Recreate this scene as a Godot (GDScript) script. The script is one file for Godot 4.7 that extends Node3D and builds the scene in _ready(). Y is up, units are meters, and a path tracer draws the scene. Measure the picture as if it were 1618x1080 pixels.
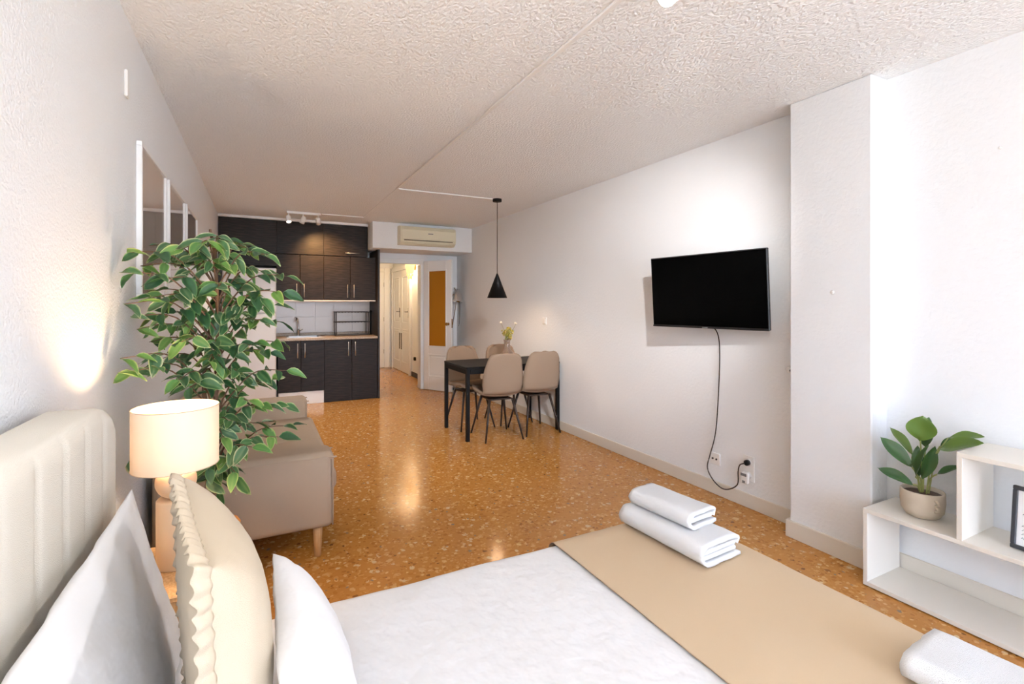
extends Node3D

# Room axes: x across the room (left wall -0.49, right wall 2.94), y up, -z from the unseen window end towards the kitchen.
const CEIL := 2.555
const XL := -0.49
const XR := 2.94
const ZB := 3.4     # wall with the unseen window, set back behind the camera to even the light
const ZF := -7.75    # far wall with the hall doorway
const ZK := -7.9     # wall behind the kitchen

var M := {}
var used := {}
var rng := RandomNumberGenerator.new()
var fn := FastNoiseLite.new()

# ---------------------------------------------------------------- helpers
func numbered(called: String) -> String:
	if not used.has(called):
		used[called] = 0
		return called
	used[called] += 1
	return "%s_%03d" % [called, used[called]]

func tag(o: Node, label: String, category: String, group := "", kind := "") -> Node:
	o.set_meta("label", label)
	o.set_meta("category", category)
	if group: o.set_meta("group", group)
	if kind: o.set_meta("kind", kind)
	return o

func thing(called: String, label: String, category: String, at := Vector3.ZERO, turn := 0.0, group := "") -> Node3D:
	var o := Node3D.new()
	o.name = numbered(called)
	add_child(o)
	o.position = at
	o.rotation.y = turn
	tag(o, label, category, group)
	return o

func S(smooth := false) -> SurfaceTool:
	var st := SurfaceTool.new()
	st.begin(Mesh.PRIMITIVE_TRIANGLES)
	st.set_smooth_group(0 if smooth else -1)
	return st

func mesh_of(st: SurfaceTool) -> ArrayMesh:
	st.index()
	st.generate_normals()
	return st.commit()

func inst(m: Mesh, called: String, mat: Material, parent: Node) -> MeshInstance3D:
	var o := MeshInstance3D.new()
	o.mesh = m
	o.material_override = mat
	o.name = called
	o.cast_shadow = GeometryInstance3D.SHADOW_CASTING_SETTING_ON
	parent.add_child(o, true)
	return o

func build(st: SurfaceTool, called: String, mat: Material, parent: Node = null) -> MeshInstance3D:
	if parent == null:
		return inst(mesh_of(st), numbered(called), mat, self)
	return inst(mesh_of(st), called, mat, parent)

func structure(st: SurfaceTool, called: String, mat: Material, label: String, category: String) -> MeshInstance3D:
	var o := build(st, called, mat)
	tag(o, label, category, "", "structure")
	return o

# a b c d counter-clockwise seen from outside
func quad(st: SurfaceTool, a: Vector3, b: Vector3, c: Vector3, d: Vector3) -> void:
	for v in [a, c, b, a, d, c]: st.add_vertex(v)

func tri(st: SurfaceTool, a: Vector3, b: Vector3, c: Vector3) -> void:
	for v in [a, c, b]: st.add_vertex(v)

func box(st: SurfaceTool, lo: Vector3, hi: Vector3, bev := 0.0, xf := Transform3D()) -> void:
	var a_lo := Vector3(min(lo.x, hi.x), min(lo.y, hi.y), min(lo.z, hi.z))
	hi = Vector3(max(lo.x, hi.x), max(lo.y, hi.y), max(lo.z, hi.z))
	lo = a_lo
	if bev <= 0.0:
		var p := []
		for i in 8: p.append(xf * Vector3(hi.x if i & 1 else lo.x, hi.y if i & 2 else lo.y, hi.z if i & 4 else lo.z))
		quad(st, p[4], p[5], p[7], p[6]); quad(st, p[1], p[0], p[2], p[3])
		quad(st, p[5], p[1], p[3], p[7]); quad(st, p[0], p[4], p[6], p[2])
		quad(st, p[6], p[7], p[3], p[2]); quad(st, p[0], p[1], p[5], p[4])
		return
	var c := (lo + hi) * 0.5
	var h := (hi - lo) * 0.5
	var b: float = min(bev, min(h.x, min(h.y, h.z)) * 0.98)
	var axes := [Vector3.RIGHT, Vector3.UP, Vector3.BACK]
	var pt := func(s: Vector3, ax: int) -> Vector3:
		var q := Vector3(s.x * (h.x - b), s.y * (h.y - b), s.z * (h.z - b))
		q[ax] += s[ax] * b
		return xf * (c + q)
	for ax in 3:
		var u := (ax + 1) % 3
		var v := (ax + 2) % 3
		for sg in [-1, 1]:
			var q := []
			for k in [[-1, -1], [1, -1], [1, 1], [-1, 1]]:
				var s := Vector3.ZERO
				s[ax] = sg; s[u] = k[0]; s[v] = k[1]
				q.append(pt.call(s, ax))
			if sg > 0: quad(st, q[0], q[1], q[2], q[3])
			else: quad(st, q[3], q[2], q[1], q[0])
	for ax in 3:   # edges along ax
		var u := (ax + 1) % 3
		var v := (ax + 2) % 3
		for su in [-1, 1]:
			for sv in [-1, 1]:
				var s0 := Vector3.ZERO
				s0[ax] = -1; s0[u] = su; s0[v] = sv
				var s1 := s0
				s1[ax] = 1
				var a = pt.call(s0, u); var b2 = pt.call(s1, u); var c2 = pt.call(s1, v); var d = pt.call(s0, v)
				if su * sv > 0: quad(st, d, c2, b2, a)
				else: quad(st, a, b2, c2, d)
	for i in 8:
		var s := Vector3(1 if i & 1 else -1, 1 if i & 2 else -1, 1 if i & 4 else -1)
		var a = pt.call(s, 0); var b2 = pt.call(s, 1); var c2 = pt.call(s, 2)
		if s.x * s.y * s.z > 0: tri(st, a, b2, c2)
		else: tri(st, a, c2, b2)

# profile of (radius, height) from bottom to top, round about y
func lathe(st: SurfaceTool, at: Vector3, prof: Array, n := 20, xf := Transform3D()) -> void:
	for i in prof.size() - 1:
		var p: Vector2 = prof[i]
		var q: Vector2 = prof[i + 1]
		for k in n:
			var a := TAU * k / n
			var b := TAU * (k + 1) / n
			var va := xf * (at + Vector3(cos(a) * p.x, p.y, sin(a) * p.x))
			var vb := xf * (at + Vector3(cos(b) * p.x, p.y, sin(b) * p.x))
			var vc := xf * (at + Vector3(cos(b) * q.x, q.y, sin(b) * q.x))
			var vd := xf * (at + Vector3(cos(a) * q.x, q.y, sin(a) * q.x))
			if p.x > 1e-6: tri(st, va, vc, vb)
			if q.x > 1e-6: tri(st, va, vd, vc)

func frame_of(dir: Vector3) -> Basis:
	var up := Vector3.UP if abs(dir.normalized().y) < 0.95 else Vector3.RIGHT
	var z := dir.normalized()
	var x := up.cross(z).normalized()
	return Basis(x, z.cross(x), z)

# tube through points with radii
func tube(st: SurfaceTool, pts: Array, rad, n := 8, caps := true) -> void:
	var rings := []
	for i in pts.size():
		var d: Vector3
		if i == 0: d = pts[1] - pts[0]
		elif i == pts.size() - 1: d = pts[i] - pts[i - 1]
		else: d = (pts[i + 1] - pts[i]).normalized() + (pts[i] - pts[i - 1]).normalized()
		var f := frame_of(d)
		var r: float = rad[i] if rad is Array else rad
		var ring := []
		for k in n:
			var a := TAU * k / n
			ring.append(pts[i] + f.x * cos(a) * r + f.y * sin(a) * r)
		rings.append(ring)
	for i in rings.size() - 1:
		for k in n:
			var k2 := (k + 1) % n
			quad(st, rings[i][k], rings[i][k2], rings[i + 1][k2], rings[i + 1][k])
	if caps:
		for k in n:
			var k2 := (k + 1) % n
			tri(st, pts[0], rings[0][k2], rings[0][k])
			var e := rings.size() - 1
			tri(st, pts[e], rings[e][k], rings[e][k2])

func smooth_path(pts: Array, steps := 6) -> Array:
	var out := []
	for i in pts.size() - 1:
		var p0: Vector3 = pts[max(i - 1, 0)]
		var p1: Vector3 = pts[i]
		var p2: Vector3 = pts[i + 1]
		var p3: Vector3 = pts[min(i + 2, pts.size() - 1)]
		for k in steps:
			out.append(p1.cubic_interpolate(p2, p0, p3, float(k) / steps))
	out.append(pts[-1])
	return out

# grid of points [rows][cols], quads counter-clockwise when rows go up and columns to the right
func sheet(st: SurfaceTool, g: Array, flip := false) -> void:
	for i in g.size() - 1:
		for j in g[i].size() - 1:
			if flip: quad(st, g[i][j + 1], g[i][j], g[i + 1][j], g[i + 1][j + 1])
			else: quad(st, g[i][j], g[i][j + 1], g[i + 1][j + 1], g[i + 1][j])

# a sheet of some thickness: both faces and the rim
func shell(st: SurfaceTool, g: Array, thick: float) -> void:
	var r := g.size()
	var c: int = g[0].size()
	var h := []
	for i in r:
		var row := []
		for j in c:
			var du: Vector3 = g[i][min(j + 1, c - 1)] - g[i][max(j - 1, 0)]
			var dv: Vector3 = g[min(i + 1, r - 1)][j] - g[max(i - 1, 0)][j]
			row.append(g[i][j] - du.cross(dv).normalized() * thick)
		h.append(row)
	sheet(st, g)
	sheet(st, h, true)
	for i in r - 1:
		quad(st, h[i][0], g[i][0], g[i + 1][0], h[i + 1][0])
		quad(st, g[i][c - 1], h[i][c - 1], h[i + 1][c - 1], g[i + 1][c - 1])
	for j in c - 1:
		quad(st, h[0][j], h[0][j + 1], g[0][j + 1], g[0][j])
		quad(st, g[r - 1][j], g[r - 1][j + 1], h[r - 1][j + 1], h[r - 1][j])

# upholstered block: a rounded box with fine subdivision; edge radius r
func soft_box(st: SurfaceTool, lo: Vector3, hi: Vector3, r: float, seg := 5, xf := Transform3D(), wob := 0.0) -> void:
	var c := (lo + hi) * 0.5
	var h := (hi - lo) * 0.5
	r = min(r, min(h.x, min(h.y, h.z)))
	var inner := h - Vector3.ONE * r
	for ax in 3:
		var u := (ax + 1) % 3
		var v := (ax + 2) % 3
		for sg in [-1.0, 1.0]:
			var us := _stops(inner[u], r, seg)
			var vs := _stops(inner[v], r, seg)
			var g := []
			for b in vs:
				var row := []
				for a in us:
					var p := Vector3.ZERO
					p[ax] = sg * h[ax]; p[u] = a; p[v] = b
					var q := Vector3(clamp(p.x, -inner.x, inner.x), clamp(p.y, -inner.y, inner.y), clamp(p.z, -inner.z, inner.z))
					var n := (p - q)
					var w := q + n.normalized() * r
					if wob > 0.0: w += n.normalized() * wob * fn.get_noise_3dv((c + w) * 6.0)
					row.append(xf * (c + w))
				g.append(row)
			sheet(st, g, sg < 0)

func _stops(inner: float, r: float, seg: int) -> Array:
	var out := []
	for k in seg: out.append(-inner - r * tan(PI / 4 * (1.0 - float(k) / seg)))
	var m: int = max(2, int(ceil(inner * 2 / 0.06)))
	m = min(m, 24)
	for k in m + 1: out.append(lerp(-inner, inner, float(k) / m))
	for k in seg: out.append(inner + r * tan(PI / 4 * (float(k + 1) / seg)))
	return out

func mat(color: Color, rough := 0.7, metal := 0.0) -> StandardMaterial3D:
	var m := StandardMaterial3D.new()
	m.albedo_color = color
	m.roughness = rough
	m.metallic = metal
	return m

func c8(r: int, g: int, b: int) -> Color:
	return Color(r / 255.0, g / 255.0, b / 255.0)

func noise_tex(freq: float, size := 512, normal := false, strength := 4.0, oct := 4, ramp: Gradient = null, sd := 1) -> NoiseTexture2D:
	var n := FastNoiseLite.new()
	n.seed = sd
	n.noise_type = FastNoiseLite.TYPE_SIMPLEX_SMOOTH
	n.frequency = freq
	n.fractal_octaves = oct
	var t := NoiseTexture2D.new()
	t.width = size; t.height = size
	t.seamless = true
	t.noise = n
	t.as_normal_map = normal
	t.bump_strength = strength
	if ramp: t.color_ramp = ramp
	return t

func ramp(stops: Array) -> Gradient:
	var g := Gradient.new()
	var offs := PackedFloat32Array()
	var cols := PackedColorArray()
	for s in stops:
		offs.append(s[0]); cols.append(s[1])
	g.offsets = offs; g.colors = cols
	return g

func triplanar(m: StandardMaterial3D, scale: Vector3, world := true) -> StandardMaterial3D:
	m.uv1_triplanar = true
	m.uv1_world_triplanar = world
	m.uv1_scale = scale
	return m

func bumpy(m: StandardMaterial3D, tex: Texture2D, k: float, scale: Vector3, world := true) -> StandardMaterial3D:
	m.normal_enabled = true
	m.normal_texture = tex
	m.normal_scale = k
	return triplanar(m, scale, world)

func terrazzo() -> ImageTexture:
	var n := 2048
	var im := Image.create(n, n, false, Image.FORMAT_RGB8)
	im.fill(c8(188, 130, 66))
	var pal := [c8(196, 138, 72), c8(188, 130, 64), c8(202, 148, 84), c8(178, 118, 54), c8(170, 112, 52), c8(206, 154, 92), c8(192, 134, 70), c8(184, 124, 58)]
	var pale := [c8(212, 166, 106), c8(220, 178, 118), c8(206, 158, 98), c8(214, 184, 142)]
	var dark := [c8(136, 88, 44), c8(122, 80, 44), c8(146, 98, 50), c8(136, 122, 104)]
	var r := RandomNumberGenerator.new()
	r.seed = 7
	for i in 27000:
		var rad: float
		var col: Color
		var pick := r.randf()
		if pick < 0.80:
			rad = r.randf_range(2.5, 8.0); col = pal[r.randi() % pal.size()]
		elif pick < 0.945:
			rad = r.randf_range(2.5, 9.5); col = pale[r.randi() % pale.size()]
		else:
			rad = r.randf_range(2.0, 6.5); col = dark[r.randi() % dark.size()]
		if i < 9000: rad *= 1.7
		var cx := r.randf() * n
		var cy := r.randf() * n
		var k := r.randi_range(4, 7)
		var a0 := r.randf() * TAU
		var st := r.randf_range(0.6, 1.0)
		var ca := cos(a0)
		var sa := sin(a0)
		var poly := []
		var y0 := 1e9
		var y1 := -1e9
		for j in k:
			var a := TAU * (j + r.randf_range(-0.3, 0.3)) / k
			var q := Vector2(cos(a), sin(a) * st) * rad * r.randf_range(0.75, 1.1)
			var w := Vector2(cx + q.x * ca - q.y * sa, cy + q.x * sa + q.y * ca)
			poly.append(w)
			y0 = min(y0, w.y); y1 = max(y1, w.y)
		for y in range(int(ceil(y0)), int(floor(y1)) + 1):
			var x0 := 1e9
			var x1 := -1e9
			for j in k:
				var p: Vector2 = poly[j]
				var q: Vector2 = poly[(j + 1) % k]
				if (p.y <= y) != (q.y <= y):
					var x := p.x + (y - p.y) / (q.y - p.y) * (q.x - p.x)
					x0 = min(x0, x); x1 = max(x1, x)
			if x1 > x0:
				im.fill_rect(Rect2i(int(x0), (y + n) % n, int(x1 - x0) + 1, 1), col)
				if x1 > n: im.fill_rect(Rect2i(0, (y + n) % n, int(x1) - n, 1), col)
	return ImageTexture.create_from_image(im)

func light(l: Light3D, parent: Node, at: Vector3, color: Color, energy: float, size := 0.03) -> Light3D:
	l.light_color = color
	l.light_energy = energy
	l.light_size = size
	l.shadow_enabled = true
	parent.add_child(l)
	l.position = at
	return l

func omni(parent: Node, at: Vector3, color: Color, energy: float, size := 0.03) -> void:
	var l := OmniLight3D.new()
	l.omni_range = 14.0
	l.omni_attenuation = 2.0
	l.name = "lamp_light"
	light(l, parent, at, color, energy, size)

func spot(parent: Node, at: Vector3, dir: Vector3, color: Color, energy: float, angle := 50.0, size := 0.03) -> void:
	var l := SpotLight3D.new()
	l.spot_range = 14.0
	l.spot_attenuation = 2.0
	l.spot_angle = angle
	l.name = "lamp_light"
	light(l, parent, at, color, energy, size)
	l.basis = Basis.looking_at(dir.normalized(), Vector3.UP if abs(dir.normalized().y) < 0.98 else Vector3.RIGHT)

# ---------------------------------------------------------------- scene
func _ready() -> void:
	rng.seed = 11
	fn.seed = 5
	fn.frequency = 1.0
	camera_and_light()
	materials()
	room()
	hall()
	kitchen()
	sofa()
	bed()
	dining()
	tv_wall()
	shelf_unit()
	ceiling_lights()
	bedside()
	ficus()
	picture_frames()
	wall_bits()

func camera_and_light() -> void:
	# lens 775 px of 1618x1080, horizon 59 px above the middle (shifted lens), turned 27.2 degrees to the right
	var cam := Camera3D.new()
	cam.name = "camera"
	add_child(cam)
	cam.projection = Camera3D.PROJECTION_FRUSTUM
	cam.near = 0.05
	cam.far = 60.0
	cam.size = 2.0 * cam.near * 540.0 / 775.0
	cam.frustum_offset = Vector2(0.0, -cam.near * 59.0 / 775.0)
	cam.position = Vector3(0, 1.37, 0)
	cam.rotation.y = -atan2(398.0, 775.0)
	cam.current = true
	var env := Environment.new()
	env.background_mode = Environment.BG_SKY
	var sky := Sky.new()
	var sm := ProceduralSkyMaterial.new()
	sm.sky_top_color = c8(184, 207, 245)
	sm.sky_horizon_color = c8(216, 229, 252)
	sm.ground_bottom_color = c8(204, 209, 217)
	sm.ground_horizon_color = c8(222, 228, 238)
	sm.sun_angle_max = 0.0
	sky.sky_material = sm
	env.sky = sky
	env.background_energy_multiplier = 18.0
	env.tonemap_mode = Environment.TONE_MAPPER_LINEAR
	env.tonemap_exposure = 1.06
	env.sdfgi_enabled = true
	env.ssao_enabled = true
	env.ssil_enabled = true
	var we := WorldEnvironment.new()
	we.name = "environment"
	we.environment = env
	add_child(we)

func materials() -> void:
	var stucco := noise_tex(0.035, 1024, true, 9.0, 4)
	var fine := noise_tex(0.2, 256, true, 5.0, 3, null, 3)
	var weave := noise_tex(0.35, 256, true, 6.0, 2, null, 9)
	M.wall = bumpy(mat(c8(238, 239, 239), 0.85), stucco, 0.12, Vector3.ONE * 0.9)
	M.wall_rough = bumpy(mat(c8(240, 241, 241), 0.9), stucco, 0.5, Vector3.ONE * 2.0)
	M.ceiling = bumpy(mat(c8(243, 244, 244), 0.9), stucco, 0.8, Vector3(1.6, 1.6, 1.0))
	M.base = mat(c8(222, 214, 200), 0.45)
	M.floor = mat(Color(0.97, 0.97, 0.96), 0.13)
	M.floor.albedo_texture = terrazzo()
	triplanar(M.floor, Vector3.ONE / 3.2)
	M.floor.metallic_specular = 0.3
	var grain := noise_tex(0.012, 512, false, 1.0, 5, ramp([[0.25, c8(33, 28, 26)], [0.5, c8(41, 35, 31)], [0.75, c8(50, 42, 37)]]), 21)
	M.wenge = mat(Color.WHITE, 0.42)
	M.wenge.albedo_texture = grain
	M.wenge.metallic_specular = 0.3
	triplanar(M.wenge, Vector3(0.8, 9.0, 0.8))
	M.wenge_side = mat(c8(38, 32, 30), 0.5)
	M.steel = mat(c8(196, 194, 190), 0.3, 0.9)
	M.chrome = mat(c8(225, 225, 225), 0.08, 1.0)
	M.fridge = mat(c8(214, 208, 203), 0.35)
	M.white = mat(c8(240, 239, 236), 0.4)
	M.white_plastic = mat(c8(238, 236, 232), 0.35)
	M.grey_line = mat(c8(120, 118, 116), 0.7)
	M.tile = mat(c8(208, 197, 186), 0.25)
	M.grout = mat(c8(200, 195, 188), 0.9)
	var stone := noise_tex(0.05, 256, false, 1.0, 4, ramp([[0.3, c8(150, 128, 104)], [0.6, c8(182, 162, 136)], [0.85, c8(128, 106, 86)]]), 13)
	M.worktop = mat(Color.WHITE, 0.35)
	M.worktop.albedo_texture = stone
	triplanar(M.worktop, Vector3.ONE * 3.0)
	M.black = mat(c8(18, 17, 17), 0.5)
	M.black.metallic_specular = 0.3
	M.wire = mat(c8(70, 62, 56), 0.35, 0.6)
	M.door = mat(c8(238, 238, 236), 0.45)
	M.amber = mat(c8(176, 112, 6), 0.5)
	M.brass = mat(c8(150, 112, 60), 0.3, 0.9)
	M.iron = mat(c8(52, 42, 34), 0.5, 0.5)
	M.ac = mat(c8(226, 218, 190), 0.4)
	M.ac_dark = mat(c8(96, 84, 62), 0.6)
	M.sofa = bumpy(mat(c8(172, 150, 127), 0.92), weave, 0.5, Vector3.ONE * 9.0)
	M.sofa_pipe = M.sofa
	M.headboard = bumpy(mat(c8(214, 207, 193), 0.92), fine, 0.3, Vector3.ONE * 8.0)
	M.linen_white = bumpy(mat(c8(226, 225, 224), 0.85), noise_tex(0.02, 512, true, 5.0, 3, null, 4), 0.4, Vector3.ONE * 1.6)
	M.runner = bumpy(mat(c8(196, 172, 142), 0.9), weave, 0.25, Vector3.ONE * 12.0)
	M.towel = bumpy(mat(c8(230, 229, 228), 0.95), noise_tex(0.25, 256, true, 9.0, 2, null, 6), 0.7, Vector3.ONE * 7.0)
	M.cushion = bumpy(mat(c8(192, 177, 154), 0.92), weave, 0.35, Vector3.ONE * 9.0)
	var wood := noise_tex(0.02, 256, false, 1.0, 4, ramp([[0.3, c8(196, 152, 102)], [0.7, c8(216, 176, 128)]]), 17)
	M.wood = mat(Color.WHITE, 0.5)
	M.wood.albedo_texture = wood
	triplanar(M.wood, Vector3(14, 1.5, 14))
	M.pot_wood = mat(c8(214, 140, 66), 0.55)
	M.shelf = mat(c8(230, 223, 211), 0.35)
	M.chair = bumpy(mat(c8(144, 122, 102), 0.92), weave, 0.4, Vector3.ONE * 9.0)
	M.chair_leg = mat(c8(52, 40, 34), 0.45, 0.3)
	M.screen = mat(c8(4, 4, 4), 0.2)
	M.screen.metallic_specular = 0.15
	M.tv_case = mat(c8(20, 20, 22), 0.4)
	M.cable = mat(c8(62, 54, 48), 0.6)
	M.pot = bumpy(mat(c8(202, 188, 168), 0.75), fine, 0.4, Vector3.ONE * 6.0)
	M.soil = mat(c8(70, 50, 36), 0.95)
	M.lamp_wood = mat(c8(214, 188, 156), 0.5)
	var sh := mat(c8(240, 222, 196), 0.9)
	sh.backlight_enabled = true
	sh.backlight = Color(0.2, 0.172, 0.135)
	M.shade = sh
	M.bark = mat(c8(104, 78, 58), 0.9)
	var lf := mat(Color.WHITE, 0.45)
	lf.vertex_color_use_as_albedo = true
	lf.backlight_enabled = true
	lf.backlight = Color(0.25, 0.3, 0.12)
	M.leaf = lf
	M.print = mat(c8(206, 188, 172), 0.6)
	var gl := mat(Color(1, 1, 1, 0.06), 0.02)
	gl.transparency = BaseMaterial3D.TRANSPARENCY_ALPHA
	M.glass = gl
	var vg := mat(Color(0.62, 0.50, 0.42, 0.42), 0.04)
	vg.transparency = BaseMaterial3D.TRANSPARENCY_ALPHA
	M.vase = vg

func glow(col: Color, e: float) -> StandardMaterial3D:
	var m := mat(col, 0.4)
	m.emission_enabled = true
	m.emission = col
	m.emission_energy_multiplier = e
	return m

# ---------------------------------------------------------------- structure
func room() -> void:
	var st := S()
	box(st, Vector3(XL - 0.15, -0.12, -11.1), Vector3(XR + 0.15, 0, ZB + 0.15))
	structure(st, "floor", M.floor, "glossy orange brown terrazzo floor with pale and dark chips", "floor")
	st = S()
	box(st, Vector3(XL - 0.15, CEIL, ZK - 0.15), Vector3(XR + 0.15, CEIL + 0.15, ZB + 0.15))
	structure(st, "ceiling", M.ceiling, "white textured plaster ceiling over the room", "ceiling")
	st = S()
	box(st, Vector3(XL - 0.15, 0, ZK - 0.15), Vector3(XL, CEIL, ZB + 0.15))
	structure(st, "wall_left", M.wall_rough, "white rough stucco wall behind headboard, sofa and framed pictures", "wall")
	st = S()
	box(st, Vector3(XR, 0, ZF - 0.3), Vector3(XR + 0.15, CEIL, ZB + 0.15))
	structure(st, "wall_right", M.wall, "smooth white wall carrying the television", "wall")
	st = S()
	box(st, Vector3(2.79, 0, -1.832), Vector3(XR, CEIL, -1.395), 0.006)
	structure(st, "wall_pillar", M.wall, "white square pillar standing out of the television wall", "wall")
	st = S()
	box(st, Vector3(XR - 0.014, 0, ZF), Vector3(XR, 0.095, -1.832), 0.003)
	structure(st, "baseboard_right", M.base, "cream baseboard along the television wall up to the pillar", "baseboard")
	st = S()
	box(st, Vector3(2.774, 0, -1.85), Vector3(2.79, 0.1, -1.379), 0.003)
	box(st, Vector3(2.79, 0, -1.85), Vector3(XR - 0.014, 0.1, -1.832))
	box(st, Vector3(2.79, 0, -1.395), Vector3(XR - 0.014, 0.1, -1.379))
	structure(st, "baseboard_pillar", M.base, "cream baseboard wrapped around the foot of the pillar", "baseboard")
	st = S()
	box(st, Vector3(XR - 0.014, 0, -1.379), Vector3(XR, 0.095, ZB), 0.003)
	structure(st, "baseboard_shelf", M.base, "cream baseboard seen through the open shelf unit", "baseboard")
	st = S()
	box(st, Vector3(XL, 0, -7.1), Vector3(XL + 0.014, 0.095, ZB), 0.003)
	structure(st, "baseboard_left", M.base, "cream baseboard along the stucco wall behind the sofa", "baseboard")
	# far wall: behind the kitchen, lintel over the doorway, piece beside the open door
	st = S()
	box(st, Vector3(XL - 0.15, 0, ZK - 0.15), Vector3(1.57, CEIL, ZK))
	structure(st, "wall_kitchen", M.wall, "white wall behind the kitchen cabinets", "wall")
	st = S()
	box(st, Vector3(1.57, 2.08, ZF - 0.3), Vector3(2.34, CEIL, ZF))
	box(st, Vector3(2.34, 0, ZF - 0.12), Vector3(XR, CEIL, ZF))
	structure(st, "wall_front", M.wall, "white end wall with the hall doorway beside the kitchen", "wall")
	st = S()
	box(st, Vector3(1.42, 2.18, -7.1), Vector3(XR, CEIL, ZF), 0.004)
	structure(st, "ceiling_soffit", M.wall, "white boxed soffit across the end wall carrying the air conditioner", "soffit")
	# out of view: wall with an unseen window, placed to light the room
	st = S()
	box(st, Vector3(XL - 0.15, 0, ZB), Vector3(-0.35, CEIL, ZB + 0.15))
	box(st, Vector3(2.8, 0, ZB), Vector3(XR + 0.15, CEIL, ZB + 0.15))
	box(st, Vector3(-0.35, 2.38, ZB), Vector3(2.8, CEIL, ZB + 0.15))
	structure(st, "wall_back", M.wall, "white wall around the unseen window, out of view", "wall")
	var wn := Node3D.new()
	wn.name = "window_1"
	add_child(wn)
	tag(wn, "unseen wide white framed window opposite the kitchen end, placed to light the room", "window", "", "structure")
	wn.position = Vector3(-0.35, 0, ZB + 0.05)
	for k in 3:
		var x0 := k * 3.15 / 3.0
		var x1 := (k + 1) * 3.15 / 3.0
		st = S()
		box(st, Vector3(x0, 0, 0), Vector3(x0 + 0.05, 2.38, 0.05), 0.004)
		box(st, Vector3(x1 - 0.05, 0, 0), Vector3(x1, 2.38, 0.05), 0.004)
		box(st, Vector3(x0 + 0.05, 0, 0), Vector3(x1 - 0.05, 0.08, 0.05), 0.004)
		box(st, Vector3(x0 + 0.05, 2.32, 0), Vector3(x1 - 0.05, 2.38, 0.05), 0.004)
		build(st, "window_frame", M.white, wn)
		st = S()
		box(st, Vector3(x0 + 0.05, 0.08, 0.022), Vector3(x1 - 0.05, 2.32, 0.028))
		build(st, "pane", M.glass, wn)

func panel_door(parent: Node, w: float, h: float, t: float, panels: Array, glass := -1) -> void:
	# door leaf in its own x (0..w), y (0..h), z (-t..0); panels are [x0, y0, x1, y1] openings
	var xs := [0.0, panels[0][0], panels[0][2], w]
	var st := S()
	box(st, Vector3(0, 0, -t), Vector3(xs[1], h, 0), 0.003)
	box(st, Vector3(xs[2], 0, -t), Vector3(w, h, 0), 0.003)
	build(st, "stile", M.door, parent)
	st = S()
	var y := 0.0
	for p in panels:
		box(st, Vector3(xs[1], y, -t), Vector3(xs[2], p[1], 0), 0.002)
		y = p[3]
	box(st, Vector3(xs[1], y, -t), Vector3(xs[2], h, 0), 0.002)
	build(st, "rail", M.door, parent)
	for i in panels.size():
		var p: Array = panels[i]
		st = S()
		if i == glass:
			box(st, Vector3(p[0], p[1], -t * 0.6), Vector3(p[2], p[3], -t * 0.4))
			var g := build(st, "pane", M.amber, parent)
			g.set_meta("label", "amber frosted glass pane")
		else:
			box(st, Vector3(p[0], p[1], -t * 0.8), Vector3(p[2], p[3], -t * 0.35))
			box(st, Vector3(p[0] + 0.03, p[1] + 0.03, -t * 0.85), Vector3(p[2] - 0.03, p[3] - 0.03, -t * 0.15), 0.006)
			build(st, "panel", M.door, parent)
		st = S()
		var b := 0.014
		box(st, Vector3(p[0] - b, p[1] - b, -0.006), Vector3(p[0] + b * 0.5, p[3] + b, 0.006), 0.003)
		box(st, Vector3(p[2] - b * 0.5, p[1] - b, -0.006), Vector3(p[2] + b, p[3] + b, 0.006), 0.003)
		box(st, Vector3(p[0], p[1] - b, -0.006), Vector3(p[2], p[1] + b * 0.5, 0.006), 0.003)
		box(st, Vector3(p[0], p[3] - b * 0.5, -0.006), Vector3(p[2], p[3] + b, 0.006), 0.003)
		build(st, "moulding", M.door, parent)

func door_node(called: String, label: String, at: Vector3, turn: float) -> Node3D:
	var d := Node3D.new()
	d.name = called
	add_child(d)
	d.position = at
	d.rotation.y = turn
	tag(d, label, "door", "", "structure")
	return d

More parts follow.
